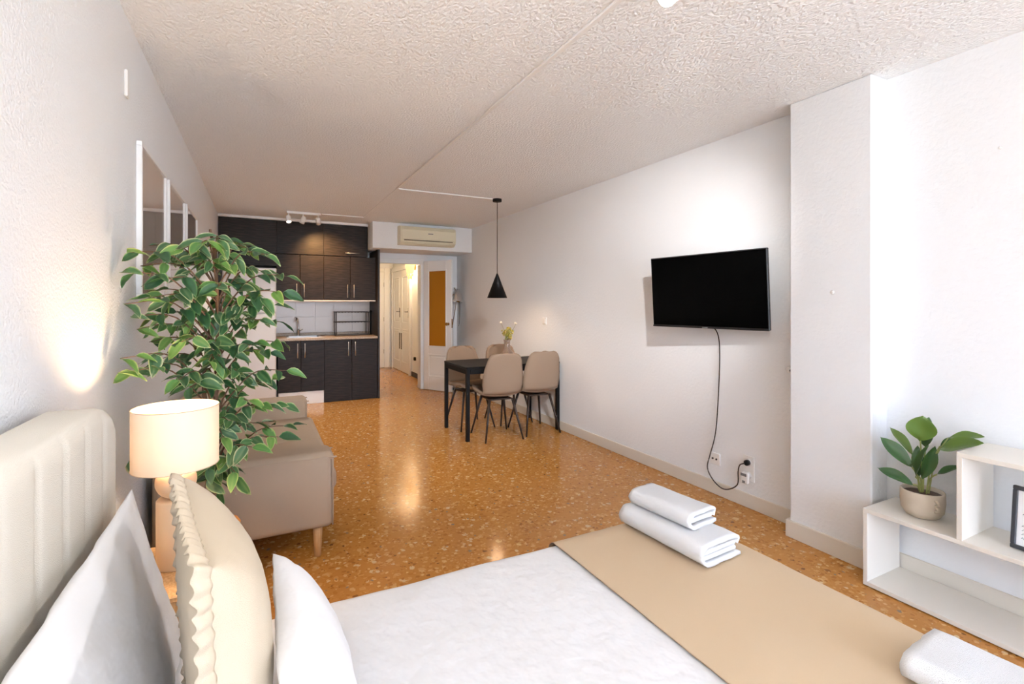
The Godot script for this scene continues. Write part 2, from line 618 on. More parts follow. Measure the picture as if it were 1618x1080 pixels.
func hall() -> void:
	var st := S()
	box(st, Vector3(2.6, 0, -10.95), Vector3(2.75, 2.32, ZF - 0.12))
	structure(st, "wall_hall_right", M.wall, "white hallway wall carrying the crystal sconce", "wall")
	st = S()
	box(st, Vector3(1.3, 0, -10.95), Vector3(2.6, 2.32, -10.8))
	structure(st, "wall_hall_end", M.wall, "white wall closing the far end of the hallway", "wall")
	st = S()
	box(st, Vector3(1.3, 0, -10.8), Vector3(1.45, 2.32, ZK - 0.15))
	structure(st, "wall_hall_left", M.wall, "white hallway wall behind the kitchen", "wall")
	st = S()
	box(st, Vector3(1.3, 2.32, -10.95), Vector3(2.75, 2.44, ZF - 0.3))
	structure(st, "ceiling_hall", M.wall, "low white ceiling of the hallway", "ceiling")
	# frame of the doorway
	st = S()
	box(st, Vector3(1.57, 2.02, ZF - 0.06), Vector3(2.36, 2.1, ZF + 0.015), 0.004)
	box(st, Vector3(2.31, 0, ZF - 0.16), Vector3(2.37, 2.02, ZF + 0.015), 0.004)
	structure(st, "trim_1", M.door, "white wooden frame around the hallway opening", "door frame")
	# open door with amber glass: hinge at (2.345,-7.74), free edge at (2.635,-7.27)
	var dir := Vector3(0.29, 0, 0.465).normalized()
	var d := door_node("door_1", "open white door with tall amber glass pane beside dining table", Vector3(2.35, 0.008, -7.70), -atan2(dir.z, dir.x))
	panel_door(d, 0.56, 2.06, 0.038, [[0.105, 0.22, 0.455, 0.56], [0.105, 0.70, 0.455, 1.90]], 1)
	# knob on both faces; the leaf's own -z faces the camera side
	for s in [-1.0, 1.0]:
		st = S(true)
		var z0: float = 0.0 if s > 0 else -0.038
		var xf := Transform3D(Basis(Vector3.RIGHT, PI / 2 * s), Vector3(0.505, 1.06, z0))
		lathe(st, Vector3.ZERO, [Vector2(0, -0.004), Vector2(0.022, -0.002), Vector2(0.022, 0.006), Vector2(0.008, 0.01), Vector2(0.008, 0.028), Vector2(0.022, 0.036), Vector2(0.026, 0.05), Vector2(0.016, 0.062), Vector2(0, 0.064)], 16, xf)
		build(st, "knob", M.brass, d)
	st = S()
	box(st, Vector3(0.556, 1.0, -0.03), Vector3(0.563, 1.14, -0.008))
	build(st, "lock_plate", M.brass, d)
	# far hall door and the pair of doors in the side wall
	var e := door_node("door_2", "closed white panelled door at the far end of the hallway", Vector3(1.62, 0.008, -10.77), 0)
	panel_door(e, 0.78, 2.06, 0.03, [[0.12, 0.2, 0.66, 0.85], [0.12, 1.0, 0.66, 1.92]])
	for y in [0.3, 1.0, 1.75]:
		st = S()
		box(st, Vector3(0.775, y, -0.01), Vector3(0.79, y + 0.09, 0.008))
		build(st, "hinge", M.iron, e)
	st = S()
	box(st, Vector3(1.5, 0, -10.8), Vector3(1.62, 2.16, -10.75), 0.006)
	box(st, Vector3(2.4, 0, -10.8), Vector3(2.52, 2.16, -10.75), 0.006)
	box(st, Vector3(1.62, 2.07, -10.8), Vector3(2.4, 2.16, -10.75), 0.006)
	structure(st, "trim_2", M.door, "white frame around the far hallway door", "door frame")
	for k in 2:
		var f := door_node("door_%d" % (3 + k), ["white panelled hallway door with lever handle nearer the far wall", "white panelled hallway door next to the crystal sconce"][k], Vector3(2.575, 0.008, -10.68 + 0.66 * k), -PI / 2)
		panel_door(f, 0.64, 2.06, 0.03, [[0.11, 0.2, 0.53, 0.85], [0.11, 1.0, 0.53, 1.92]])
		st = S()
		box(st, Vector3(0.57 if k == 0 else 0.05, 0.45, 0), Vector3(0.6 if k == 0 else 0.08, 0.78, 0.012), 0.003)
		build(st, "bolt", M.iron, f)
		st = S()
		box(st, Vector3(0.575, 1.1, 0), Vector3(0.605, 1.3, 0.008), 0.003)
		tube(st, [Vector3(0.59, 1.22, 0), Vector3(0.59, 1.22, 0.045), Vector3(0.5, 1.22, 0.05)], 0.008)
		build(st, "handle", M.iron, f)
	st = S()
	box(st, Vector3(2.55, 0, -9.37), Vector3(2.6, 2.16, -9.27), 0.006)
	box(st, Vector3(2.55, 0, -10.75), Vector3(2.6, 2.16, -10.69), 0.006)
	box(st, Vector3(2.55, 2.07, -10.69), Vector3(2.6, 2.16, -9.37), 0.006)
	structure(st, "trim_3", M.door, "white frame around the pair of hallway doors", "door frame")
	st = S()
	box(st, Vector3(2.585, 0, -9.27), Vector3(2.6, 0.09, ZF - 0.16), 0.003)
	structure(st, "baseboard_hall", M.wenge_side, "dark baseboard along the hallway wall", "baseboard")
	# crystal sconce
	var sc := thing("wall_sconce", "lit warm crystal sconce hanging on the hallway wall", "wall lamp", Vector3(2.6, 2.05, -9.05))
	st = S(true)
	lathe(st, Vector3.ZERO, [Vector2(0, 0), Vector2(0.05, 0.002), Vector2(0.05, 0.012), Vector2(0.02, 0.02), Vector2(0, 0.02)], 16, Transform3D(Basis(Vector3.BACK, PI / 2), Vector3(0, 0.02, 0)))
	tube(st, [Vector3(-0.01, 0.02, 0), Vector3(-0.09, 0.02, 0)], 0.008)
	build(st, "bracket", M.brass, sc)
	st = S(true)
	lathe(st, Vector3(-0.1, 0, 0), [Vector2(0.03, -0.1), Vector2(0.065, -0.08), Vector2(0.085, 0.03), Vector2(0.09, 0.12), Vector2(0.086, 0.12), Vector2(0.08, 0.03), Vector2(0.06, -0.075), Vector2(0.03, -0.09)], 20)
	build(st, "shade", glow(c8(255, 220, 150), 0.9), sc)
	for k in 10:
		st = S()
		var a := TAU * k / 10
		var r := 0.055 if k % 2 else 0.03
		var p := Vector3(-0.1 + cos(a) * r, -0.11 - (0.05 if k % 2 == 0 else 0.0), sin(a) * r)
		lathe(st, p, [Vector2(0, -0.05), Vector2(0.012, -0.02), Vector2(0.006, 0.015), Vector2(0, 0.03)], 5)
		build(st, "crystal_drop", glow(c8(255, 200, 110), 0.7), sc)
	st = S(true)
	lathe(st, Vector3(-0.1, 0.03, 0), [Vector2(0, -0.03), Vector2(0.025, -0.01), Vector2(0.028, 0.01), Vector2(0, 0.035)], 12)
	build(st, "bulb", glow(c8(255, 230, 180), 1.5), sc)
	omni(sc, Vector3(-0.1, 0.03, 0), c8(255, 218, 170), 0.9, 0.08)
	var ol := thing("wall_outlet", "dark wall outlet low on the hallway wall under the sconce", "outlet", Vector3(2.6, 0.36, -8.98))
	st = S()
	box(st, Vector3(-0.012, -0.04, -0.04), Vector3(0, 0.04, 0.04), 0.004)
	build(st, "plate", M.white_plastic, ol)
	st = S()
	box(st, Vector3(-0.05, -0.035, -0.03), Vector3(-0.012, 0.03, 0.03), 0.008)
	build(st, "plug", M.black, ol)

# ---------------------------------------------------------------- kitchen
func bar_handle(parent: Node, a: Vector3, b: Vector3, out: Vector3) -> void:
	var st := S(true)
	var d := (b - a) * 0.08
	tube(st, [a + out, b + out], 0.006, 8)
	tube(st, [a + d, a + d + out], 0.004, 6)
	tube(st, [b - d, b - d + out], 0.004, 6)
	build(st, "handle", M.steel, parent)

func cabinet(called: String, label: String, group: String, lo: Vector3, hi: Vector3, doors: Array, dy0: float, handles: Array, hy0: float, hy1: float) -> Node3D:
	var o := thing(called, label, "cabinet", Vector3(lo.x, lo.y, hi.z), 0, group)
	var sz := hi - lo
	var st := S()
	box(st, Vector3(0.001, 0, -sz.z + 0.001), Vector3(0.018, sz.y, -0.02))
	box(st, Vector3(sz.x - 0.018, 0, -sz.z + 0.001), Vector3(sz.x - 0.001, sz.y, -0.02))
	box(st, Vector3(0.018, 0, -sz.z + 0.001), Vector3(sz.x - 0.018, 0.018, -0.02))
	box(st, Vector3(0.018, 0.018, -sz.z + 0.001), Vector3(sz.x - 0.018, sz.y, -sz.z + 0.01))
	build(st, "body", M.wenge_side, o)
	for i in doors.size() - 1:
		st = S()
		box(st, Vector3(doors[i] - lo.x + 0.002, dy0 - lo.y + 0.002, -0.019), Vector3(doors[i + 1] - lo.x - 0.002, sz.y - 0.003, 0), 0.002)
		var d := build(st, "door", M.wenge, o)
		var hx: float = handles[i] - lo.x
		bar_handle(d, Vector3(hx, hy0 - lo.y, 0), Vector3(hx, hy1 - lo.y, 0), Vector3(0, 0, 0.028))
	return o

func kitchen() -> void:
	var zl := -7.3
	var zu := -7.42
	var gu := "wenge wall cabinets over the worktop"
	var gl := "wenge base cabinets under the worktop"
	cabinet("wall_cabinet", "dark wenge wall cabinet with two doors above the sink", gu, Vector3(0.2, 1.435, ZK), Vector3(0.805, 2.065, zu), [0.2, 0.495, 0.805], 1.435, [0.45, 0.545], 1.47, 1.66)
	cabinet("wall_cabinet", "dark wenge wall cabinet with two doors above the dish rack", gu, Vector3(0.805, 1.435, ZK), Vector3(1.53, 2.065, zu), [0.805, 1.168, 1.53], 1.435, [1.125, 1.215], 1.47, 1.66)
	cabinet("base_cabinet", "dark wenge base cabinet over a white plinth under the sink", gl, Vector3(0.21, 0.175, ZK), Vector3(0.80, 0.875, zl), [0.21, 0.50, 0.80], 0.175, [0.455, 0.548], 0.64, 0.84)
	cabinet("base_cabinet", "dark wenge base cabinet reaching the floor under the dish rack", gl, Vector3(0.80, 0.0, ZK), Vector3(1.53, 0.875, zl), [0.80, 1.168, 1.53], 0.005, [1.12, 1.215], 0.64, 0.84)
	var st := S()
	box(st, Vector3(0.22, 0, -7.62), Vector3(0.795, 0.172, -7.31), 0.003)
	var p := build(st, "plinth", M.white)
	tag(p, "white plinth box under the sink cabinet doors", "plinth")
	# tall panel with lift-up flap over everything
	var up := thing("overhead_cabinet", "long dark wenge overhead cabinet right under the ceiling", "cabinet", Vector3(XL + 0.005, 2.07, zu))
	st = S()
	box(st, Vector3(0, 0, -0.46), Vector3(1.90, 0.45, -0.02))
	build(st, "body", M.wenge_side, up)
	for k in [[0.0, 0.69], [0.69, 1.29], [1.29, 1.90]]:
		st = S()
		box(st, Vector3(k[0] + 0.0015, 0.003, -0.019), Vector3(k[1] - 0.0015, 0.448, 0), 0.002)
		var d := build(st, "door", M.wenge, up)
		if k[0] > 1.0: bar_handle(d, Vector3(1.58, 0.045, 0), Vector3(1.78, 0.045, 0), Vector3(0, 0, 0.028))
	st = S()
	box(st, Vector3(XL, 2.522, zu - 0.1), Vector3(1.42, CEIL, zu + 0.012), 0.003)
	structure(st, "trim_4", M.white, "white strip between the overhead cabinet and the ceiling", "trim")
	# cabinet over the fridge
	var cf := thing("fridge_cabinet", "dark wenge cabinet above the fridge", "cabinet", Vector3(XL + 0.005, 1.90, zu))
	st = S()
	box(st, Vector3(0, 0, -0.46), Vector3(0.684, 0.165, -0.02))
	build(st, "body", M.wenge_side, cf)
	st = S()
	box(st, Vector3(0.002, 0.002, -0.019), Vector3(0.682, 0.163, 0), 0.002)
	build(st, "door", M.wenge, cf)
	# end panel beside the doorway
	st = S()
	box(st, Vector3(1.533, 0, ZK), Vector3(1.562, 2.178, -7.285), 0.002)
	var sp := build(st, "end_panel", M.wenge_side)
	tag(sp, "tall dark wenge end panel between kitchen and hallway", "panel")
	# light strip under the wall cabinets
	st = S()
	box(st, Vector3(0.205, 1.418, -7.47), Vector3(1.528, 1.434, zu + 0.002), 0.002)
	var ls := build(st, "cornice_strip", M.white)
	tag(ls, "thin white strip along the underside of the wall cabinets", "strip")
	# worktop with an opening for the sink
	var wt := thing("worktop", "speckled beige stone worktop over the base cabinets", "worktop", Vector3(0.205, 0.876, -7.28))
	st = S()
	box(st, Vector3(0, 0, -0.14), Vector3(1.327, 0.034, 0), 0.004)
	box(st, Vector3(0, 0, -0.61), Vector3(0.14, 0.034, -0.14))
	box(st, Vector3(0.56, 0, -0.61), Vector3(1.327, 0.034, -0.14))
	box(st, Vector3(0.14, 0, -0.61), Vector3(0.56, 0.034, -0.5))
	build(st, "slab", M.worktop, wt)
	st = S()
	box(st, Vector3(0, 0.034, -0.61), Vector3(1.327, 0.08, -0.595), 0.002)
	build(st, "upstand", M.worktop, wt)
	# sink
	var sk := thing("kitchen_sink", "stainless steel sink set into the worktop", "sink", Vector3(0.345, 0.91, -7.42))
	st = S()
	box(st, Vector3(-0.02, 0, -0.38), Vector3(0.44, 0.005, -0.345), 0.001)
	box(st, Vector3(-0.02, 0, -0.015), Vector3(0.44, 0.005, 0.02), 0.001)
	box(st, Vector3(-0.02, 0, -0.345), Vector3(0.015, 0.005, -0.015), 0.001)
	box(st, Vector3(0.405, 0, -0.345), Vector3(0.44, 0.005, -0.015), 0.001)
	build(st, "rim", M.steel, sk)
	st = S()
	box(st, Vector3(0.01, -0.15, -0.35), Vector3(0.41, -0.145, -0.01))
	box(st, Vector3(0.01, -0.145, -0.35), Vector3(0.015, 0, -0.01))
	box(st, Vector3(0.405, -0.145, -0.35), Vector3(0.41, 0, -0.01))
	box(st, Vector3(0.015, -0.145, -0.35), Vector3(0.405, 0, -0.345))
	box(st, Vector3(0.015, -0.145, -0.015), Vector3(0.405, 0, -0.01))
	build(st, "basin", M.steel, sk)
	# tap
	var tp := thing("kitchen_tap", "curved chrome tap standing behind the sink", "tap", Vector3(0.5, 0.911, -7.81))
	st = S(true)
	lathe(st, Vector3.ZERO, [Vector2(0.028, 0), Vector2(0.028, 0.01), Vector2(0.02, 0.02), Vector2(0.02, 0.09), Vector2(0.015, 0.1), Vector2(0, 0.1)], 14)
	build(st, "body", M.chrome, tp)
	st = S(true)
	tube(st, smooth_path([Vector3(0, 0.09, 0), Vector3(-0.005, 0.2, 0.005), Vector3(-0.02, 0.255, 0.03), Vector3(-0.03, 0.26, 0.08), Vector3(-0.035, 0.21, 0.11)], 5), 0.012, 8)
	build(st, "spout", M.chrome, tp)
	st = S(true)
	tube(st, [Vector3(0.015, 0.07, 0), Vector3(0.06, 0.1, 0.01)], [0.008, 0.006], 8)
	build(st, "lever", M.chrome, tp)
	# tiled splashback
	var sb := thing("splashback", "white tiled splashback between worktop and wall cabinets", "splashback", Vector3(0.205, 0.957, ZK + 0.003))
	st = S()
	box(st, Vector3(0, 0, 0), Vector3(1.327, 0.465, 0.006))
	build(st, "backing", M.grout, sb)
	for i in 5:
		for j in 2:
			st = S()
			var x0 := i * 0.2654
			box(st, Vector3(x0 + 0.0012, j * 0.2325 + 0.0012, 0.006), Vector3(x0 + 0.2642, j * 0.2325 + 0.2313, 0.0125 + 0.0006 * ((i * 3 + j) % 3)), 0.0012)
			build(st, "tile", M.tile, sb)
	# dish rack
	var dr := thing("dish_rack", "two tier dark wire dish rack on the worktop", "dish rack", Vector3(0.98, 0.911, -7.82))
	st = S()
	box(st, Vector3(0.0, 0.0, 0.0), Vector3(0.5, 0.012, 0.26), 0.004)
	build(st, "tray", M.wire, dr)
	for x in [0.02, 0.48]:
		for z in [0.03, 0.2]:
			st = S(true)
			tube(st, [Vector3(x, 0.012, z), Vector3(x, 0.35, z)], 0.007, 7)
			build(st, "post", M.wire, dr)
	for y in [0.2, 0.35]:
		st = S(true)
		for z in [0.03, 0.2]: tube(st, [Vector3(0.0, y, z), Vector3(0.5, y, z)], 0.006, 6)
		for k in 11: tube(st, [Vector3(0.02 + 0.046 * k, y - 0.008, 0.03), Vector3(0.02 + 0.046 * k, y - 0.008, 0.2)], 0.0025, 5)
		build(st, "wire_shelf", M.wire, dr)
	var pg := thing("paper_towel_holder", "dark upright holder standing beside the dish rack", "holder", Vector3(1.506, 0.911, -7.66))
	st = S(true)
	lathe(st, Vector3.ZERO, [Vector2(0, 0), Vector2(0.024, 0), Vector2(0.022, 0.012), Vector2(0.009, 0.02), Vector2(0.009, 0.34), Vector2(0.018, 0.345), Vector2(0.018, 0.365), Vector2(0, 0.37)], 12)
	build(st, "stand", M.black, pg)
	# fridge
	var fr := thing("fridge", "tall white fridge freezer behind the ficus tree", "fridge", Vector3(-0.43, 0.0, -7.22))
	st = S()
	box(st, Vector3(0, 0.03, -0.62), Vector3(0.62, 1.8, -0.06), 0.006)
	build(st, "body", M.fridge, fr)
	st = S()
	box(st, Vector3(0, 1.26, -0.056), Vector3(0.62, 1.8, 0), 0.014)
	var fd := build(st, "freezer_door", M.fridge, fr)
	st = S()
	box(st, Vector3(0.03, 1.30, 0), Vector3(0.055, 1.5, 0.03), 0.006)
	build(st, "handle", M.white_plastic, fd)
	st = S()
	box(st, Vector3(0, 0.06, -0.056), Vector3(0.62, 1.248, 0), 0.014)
	fd = build(st, "door", M.fridge, fr)
	st = S()
	box(st, Vector3(0.03, 0.95, 0), Vector3(0.055, 1.2, 0.03), 0.006)
	build(st, "handle", M.white_plastic, fd)
	st = S()
	box(st, Vector3(-0.005, 1.8, -0.62), Vector3(0.625, 1.85, 0.005), 0.008)
	build(st, "top_cover", M.white, fr)
	for x in [0.06, 0.56]:
		for z in [-0.56, -0.1]:
			st = S(true)
			lathe(st, Vector3(x, 0, z), [Vector2(0, 0), Vector2(0.02, 0), Vector2(0.02, 0.032), Vector2(0, 0.032)], 10)
			build(st, "foot", M.black, fr)
	# air conditioner on the soffit
	var ac := thing("air_conditioner", "cream wall mounted air conditioner on the white soffit", "air conditioner", Vector3(1.775, 2.235, -7.1))
	st = S(true)
	var prof := [Vector2(0, 0.0), Vector2(0.12, 0.0), Vector2(0.175, 0.035), Vector2(0.19, 0.08), Vector2(0.19, 0.21), Vector2(0.165, 0.255), Vector2(0.1, 0.27), Vector2(0, 0.27)]
	st.set_smooth_group(-1)
	for i in prof.size() - 1:
		var a: Vector2 = prof[i]
		var b: Vector2 = prof[i + 1]
		quad(st, Vector3(0, a.y, a.x), Vector3(0.83, a.y, a.x), Vector3(0.83, b.y, b.x), Vector3(0, b.y, b.x))
	for i in range(1, prof.size() - 1):
		tri(st, Vector3(0.83, 0, 0), Vector3(0.83, prof[i + 1].y, prof[i + 1].x), Vector3(0.83, prof[i].y, prof[i].x))
		tri(st, Vector3(0, 0, 0), Vector3(0, prof[i].y, prof[i].x), Vector3(0, prof[i + 1].y, prof[i + 1].x))
	build(st, "casing", M.ac, ac)
	st = S()
	box(st, Vector3(0.02, 0.075, 0.188), Vector3(0.81, 0.212, 0.198), 0.003)
	build(st, "front_panel", M.ac, ac)
	st = S()
	var lx := Transform3D(Basis(Vector3.RIGHT, -0.75), Vector3(0.06, 0.022, 0.165))
	box(st, Vector3(0, -0.022, 0), Vector3(0.71, 0.022, 0.006), 0.002, lx)
	build(st, "louvre", M.ac, ac)
	st = S()
	box(st, Vector3(0.05, 0.054, 0.176), Vector3(0.78, 0.066, 0.192))
	build(st, "outlet_slot", M.ac_dark, ac)
	st = S()
	box(st, Vector3(0.40, 0.155, 0.197), Vector3(0.475, 0.168, 0.1995), 0.0008)
	build(st, "badge", M.grey_line, ac)

# ---------------------------------------------------------------- sofa
func sofa() -> void:
	var o := thing("sofa", "taupe fabric sofa with wooden legs against the stucco wall", "sofa", Vector3(-0.05, 0, -3.76))
	# own axes: x to the front, z along the length; near arm z 0.76..0.96, far arm -0.96..-0.76
	var st := S(true)
	soft_box(st, Vector3(-0.40, 0.165, -0.77), Vector3(0.40, 0.29, 0.77), 0.02, 3)
	build(st, "base", M.sofa, o)
	for k in 2:
		st = S(true)
		soft_box(st, Vector3(-0.24, 0.285, -0.755 + 0.755 * k), Vector3(0.45, 0.42, 0.0 + 0.755 * k), 0.045, 4)
		build(st, "seat_cushion", M.sofa, o)
		st = S(true)
		soft_box(st, Vector3(-0.09, -0.25, -0.755 + 0.755 * k), Vector3(0.09, 0.25, 0.0 + 0.755 * k), 0.05, 4, Transform3D(Basis(Vector3.BACK, 0.16), Vector3(-0.28, 0.56, 0)))
		build(st, "back_cushion", M.sofa, o)
	for s in [1.0, -1.0]:
		st = S(true)
		var z0 := 0.765 if s > 0 else -0.955
		soft_box(st, Vector3(-0.405, 0.165, z0), Vector3(0.41, 0.575, z0 + 0.19), 0.04, 5)
		var arm := build(st, "armrest", M.sofa, o)
		for zz in ([z0 + 0.186, z0 + 0.004]):
			st = S(true)
			var loop := [Vector3(-0.37, 0.545, zz), Vector3(0.36, 0.548, zz), Vector3(0.39, 0.535, zz), Vector3(0.40, 0.5, zz), Vector3(0.40, 0.18, zz)]
			tube(st, smooth_path(loop, 4), 0.0042, 6)
			build(st, "piping", M.sofa_pipe, arm)
	for x in [-0.33, 0.33]:
		for z in [-0.89, 0.89]:
			st = S(true)
			lathe(st, Vector3(x, 0, z), [Vector2(0, 0), Vector2(0.017, 0), Vector2(0.026, 0.166), Vector2(0, 0.166)], 14)
			build(st, "leg", M.wood, o)

# ---------------------------------------------------------------- bed
# cloth over the mattress: x0..x1 long, z0..z1 wide, rounded at sides and foot
func drape(st: SurfaceTool, x0: float, x1: float, z0: float, z1: float, yt: float, yb: float, r: float, wob: float, seed_off := 0.0) -> void:
	var prof := []   # [z, y, nz, ny] from near bottom over the top to far bottom
	prof.append([z1, yb, 1.0, 0.0])
	for k in range(1, 5): prof.append([z1, lerp(yb, yt - r, k / 5.0), 1.0, 0.0])
	for k in 7:
		var a := PI / 2 * k / 6
		prof.append([z1 - r + r * cos(a), yt - r + r * sin(a), cos(a), sin(a)])
	var m := 30
	for k in range(1, m): prof.append([lerp(z1 - r, z0 + r, float(k) / m), yt, 0.0, 1.0])
	for k in 7:
		var a := PI / 2 * (1.0 - k / 6.0)
		prof.append([z0 + r - r * cos(a), yt - r + r * sin(a), -cos(a), sin(a)])
	for k in range(1, 6): prof.append([z0, lerp(yt - r, yb, k / 5.0), -1.0, 0.0])
	var cols := []   # [x, inset]
	var nx: int = max(4, int((x1 - r - x0) / 0.045))
	for k in nx + 1: cols.append([lerp(x0, x1 - r, float(k) / nx), 0.0])
	for k in range(1, 7):
		var a := PI / 2 * k / 6
		cols.append([x1 - r + r * sin(a), r * (1.0 - cos(a))])
	var g := []
	for c in cols:
		var row := []
		for q in prof:
			var v := Vector3(c[0], q[1] - q[3] * c[1], q[0] - q[2] * c[1])
			var n := fn.get_noise_3d(v.x * 2.2 + seed_off, v.y * 2.0, v.z * 2.2) + 0.4 * fn.get_noise_3d(v.x * 6.0 + seed_off, v.y * 2.0, v.z * 6.0)
			v += Vector3(0, q[3], q[2]) * n * wob
			row.append(v)
		g.append(row)
	sheet(st, g)
	var last: Array = g[-1]
	var cen := Vector3(x1, yb, (z0 + z1) * 0.5)
	for j in last.size() - 1: tri(st, cen, last[j + 1], last[j])

func pillow(st: SurfaceTool, xf: Transform3D, w: float, h: float, tf: float, tb: float, pinch := 0.08, wr := 0.006, sd := 0.0, n := 28) -> void:
	# own axes: x along the width, y up, z the front; tf and tb are the bulges to the front and the back
	for s in [1.0, -1.0]:
		var g := []
		for i in n + 1:
			var row := []
			var v := sin((2.0 * i / n - 1.0) * PI / 2)
			for j in n + 1:
				var u := sin((2.0 * j / n - 1.0) * PI / 2)
				var x := u * w * (1.0 - pinch * (1.0 - v * v))
				var y := v * h * (1.0 - pinch * (1.0 - u * u))
				var t := pow(max(0.0, (1.0 - pow(abs(u), 2.6)) * (1.0 - pow(abs(v), 2.6))), 0.42)
				var z: float = (tf if s > 0 else -tb) * t
				z += s * wr * min(1.0, t * 2.5) * (fn.get_noise_3d(x * 9.0 + sd, y * 4.0, s * 3.0) + 0.6 * fn.get_noise_3d(x * 22.0 + sd, y * 9.0, s * 7.0)) * (1.2 - t * 0.6)
				row.append(xf * Vector3(x, y, z))
			g.append(row)
		sheet(st, g, s < 0)

func ruffle(st: SurfaceTool, xf: Transform3D, w: float, h: float, pinch: float, out: float, waves: int) -> void:
	# a gathered band sewn into the seam, flopped over towards the back of the cushion
	var per := 10
	var n := waves * per
	var g := [[], [], [], [], []]
	for k in n + 1:
		var kk := k % n
		var f := float(kk) / n * 4.0
		var e := int(f)
		var t := (f - e) * 2.0 - 1.0
		var u: float; var v: float
		match e:
			0: u = t; v = -1.0
			1: u = 1.0; v = t
			2: u = -t; v = 1.0
			_: u = -1.0; v = -t
		var p := Vector3(u * w * (1.0 - pinch * (1.0 - v * v)), v * h * (1.0 - pinch * (1.0 - u * u)), 0)
		var d := Vector3(pow(abs(u), 7.0) * sign(u), pow(abs(v), 7.0) * sign(v), 0).normalized()
		var lay := (d * 0.62 + Vector3(0, 0, -0.78)).normalized()
		var up := (d * 0.78 + Vector3(0, 0, 0.62)).normalized()
		var ph := float(kk) / per * TAU + 1.3 * sin(float(kk) / n * TAU * 9.0)
		var amp := 0.0048 + 0.003 * fn.get_noise_1d(kk * 0.13)
		var wide := out * (1.0 + 0.16 * fn.get_noise_1d(kk * 0.05 + 40.0) + 0.03 * sin(ph * 0.5))
		for i in 5:
			var q := i / 4.0
			g[i].append(xf * (p - d * 0.004 + lay * wide * q + up * (sin(ph) * amp * (0.25 + 0.75 * q) + 0.004 * sin(q * PI))))
	shell(st, g, 0.002)

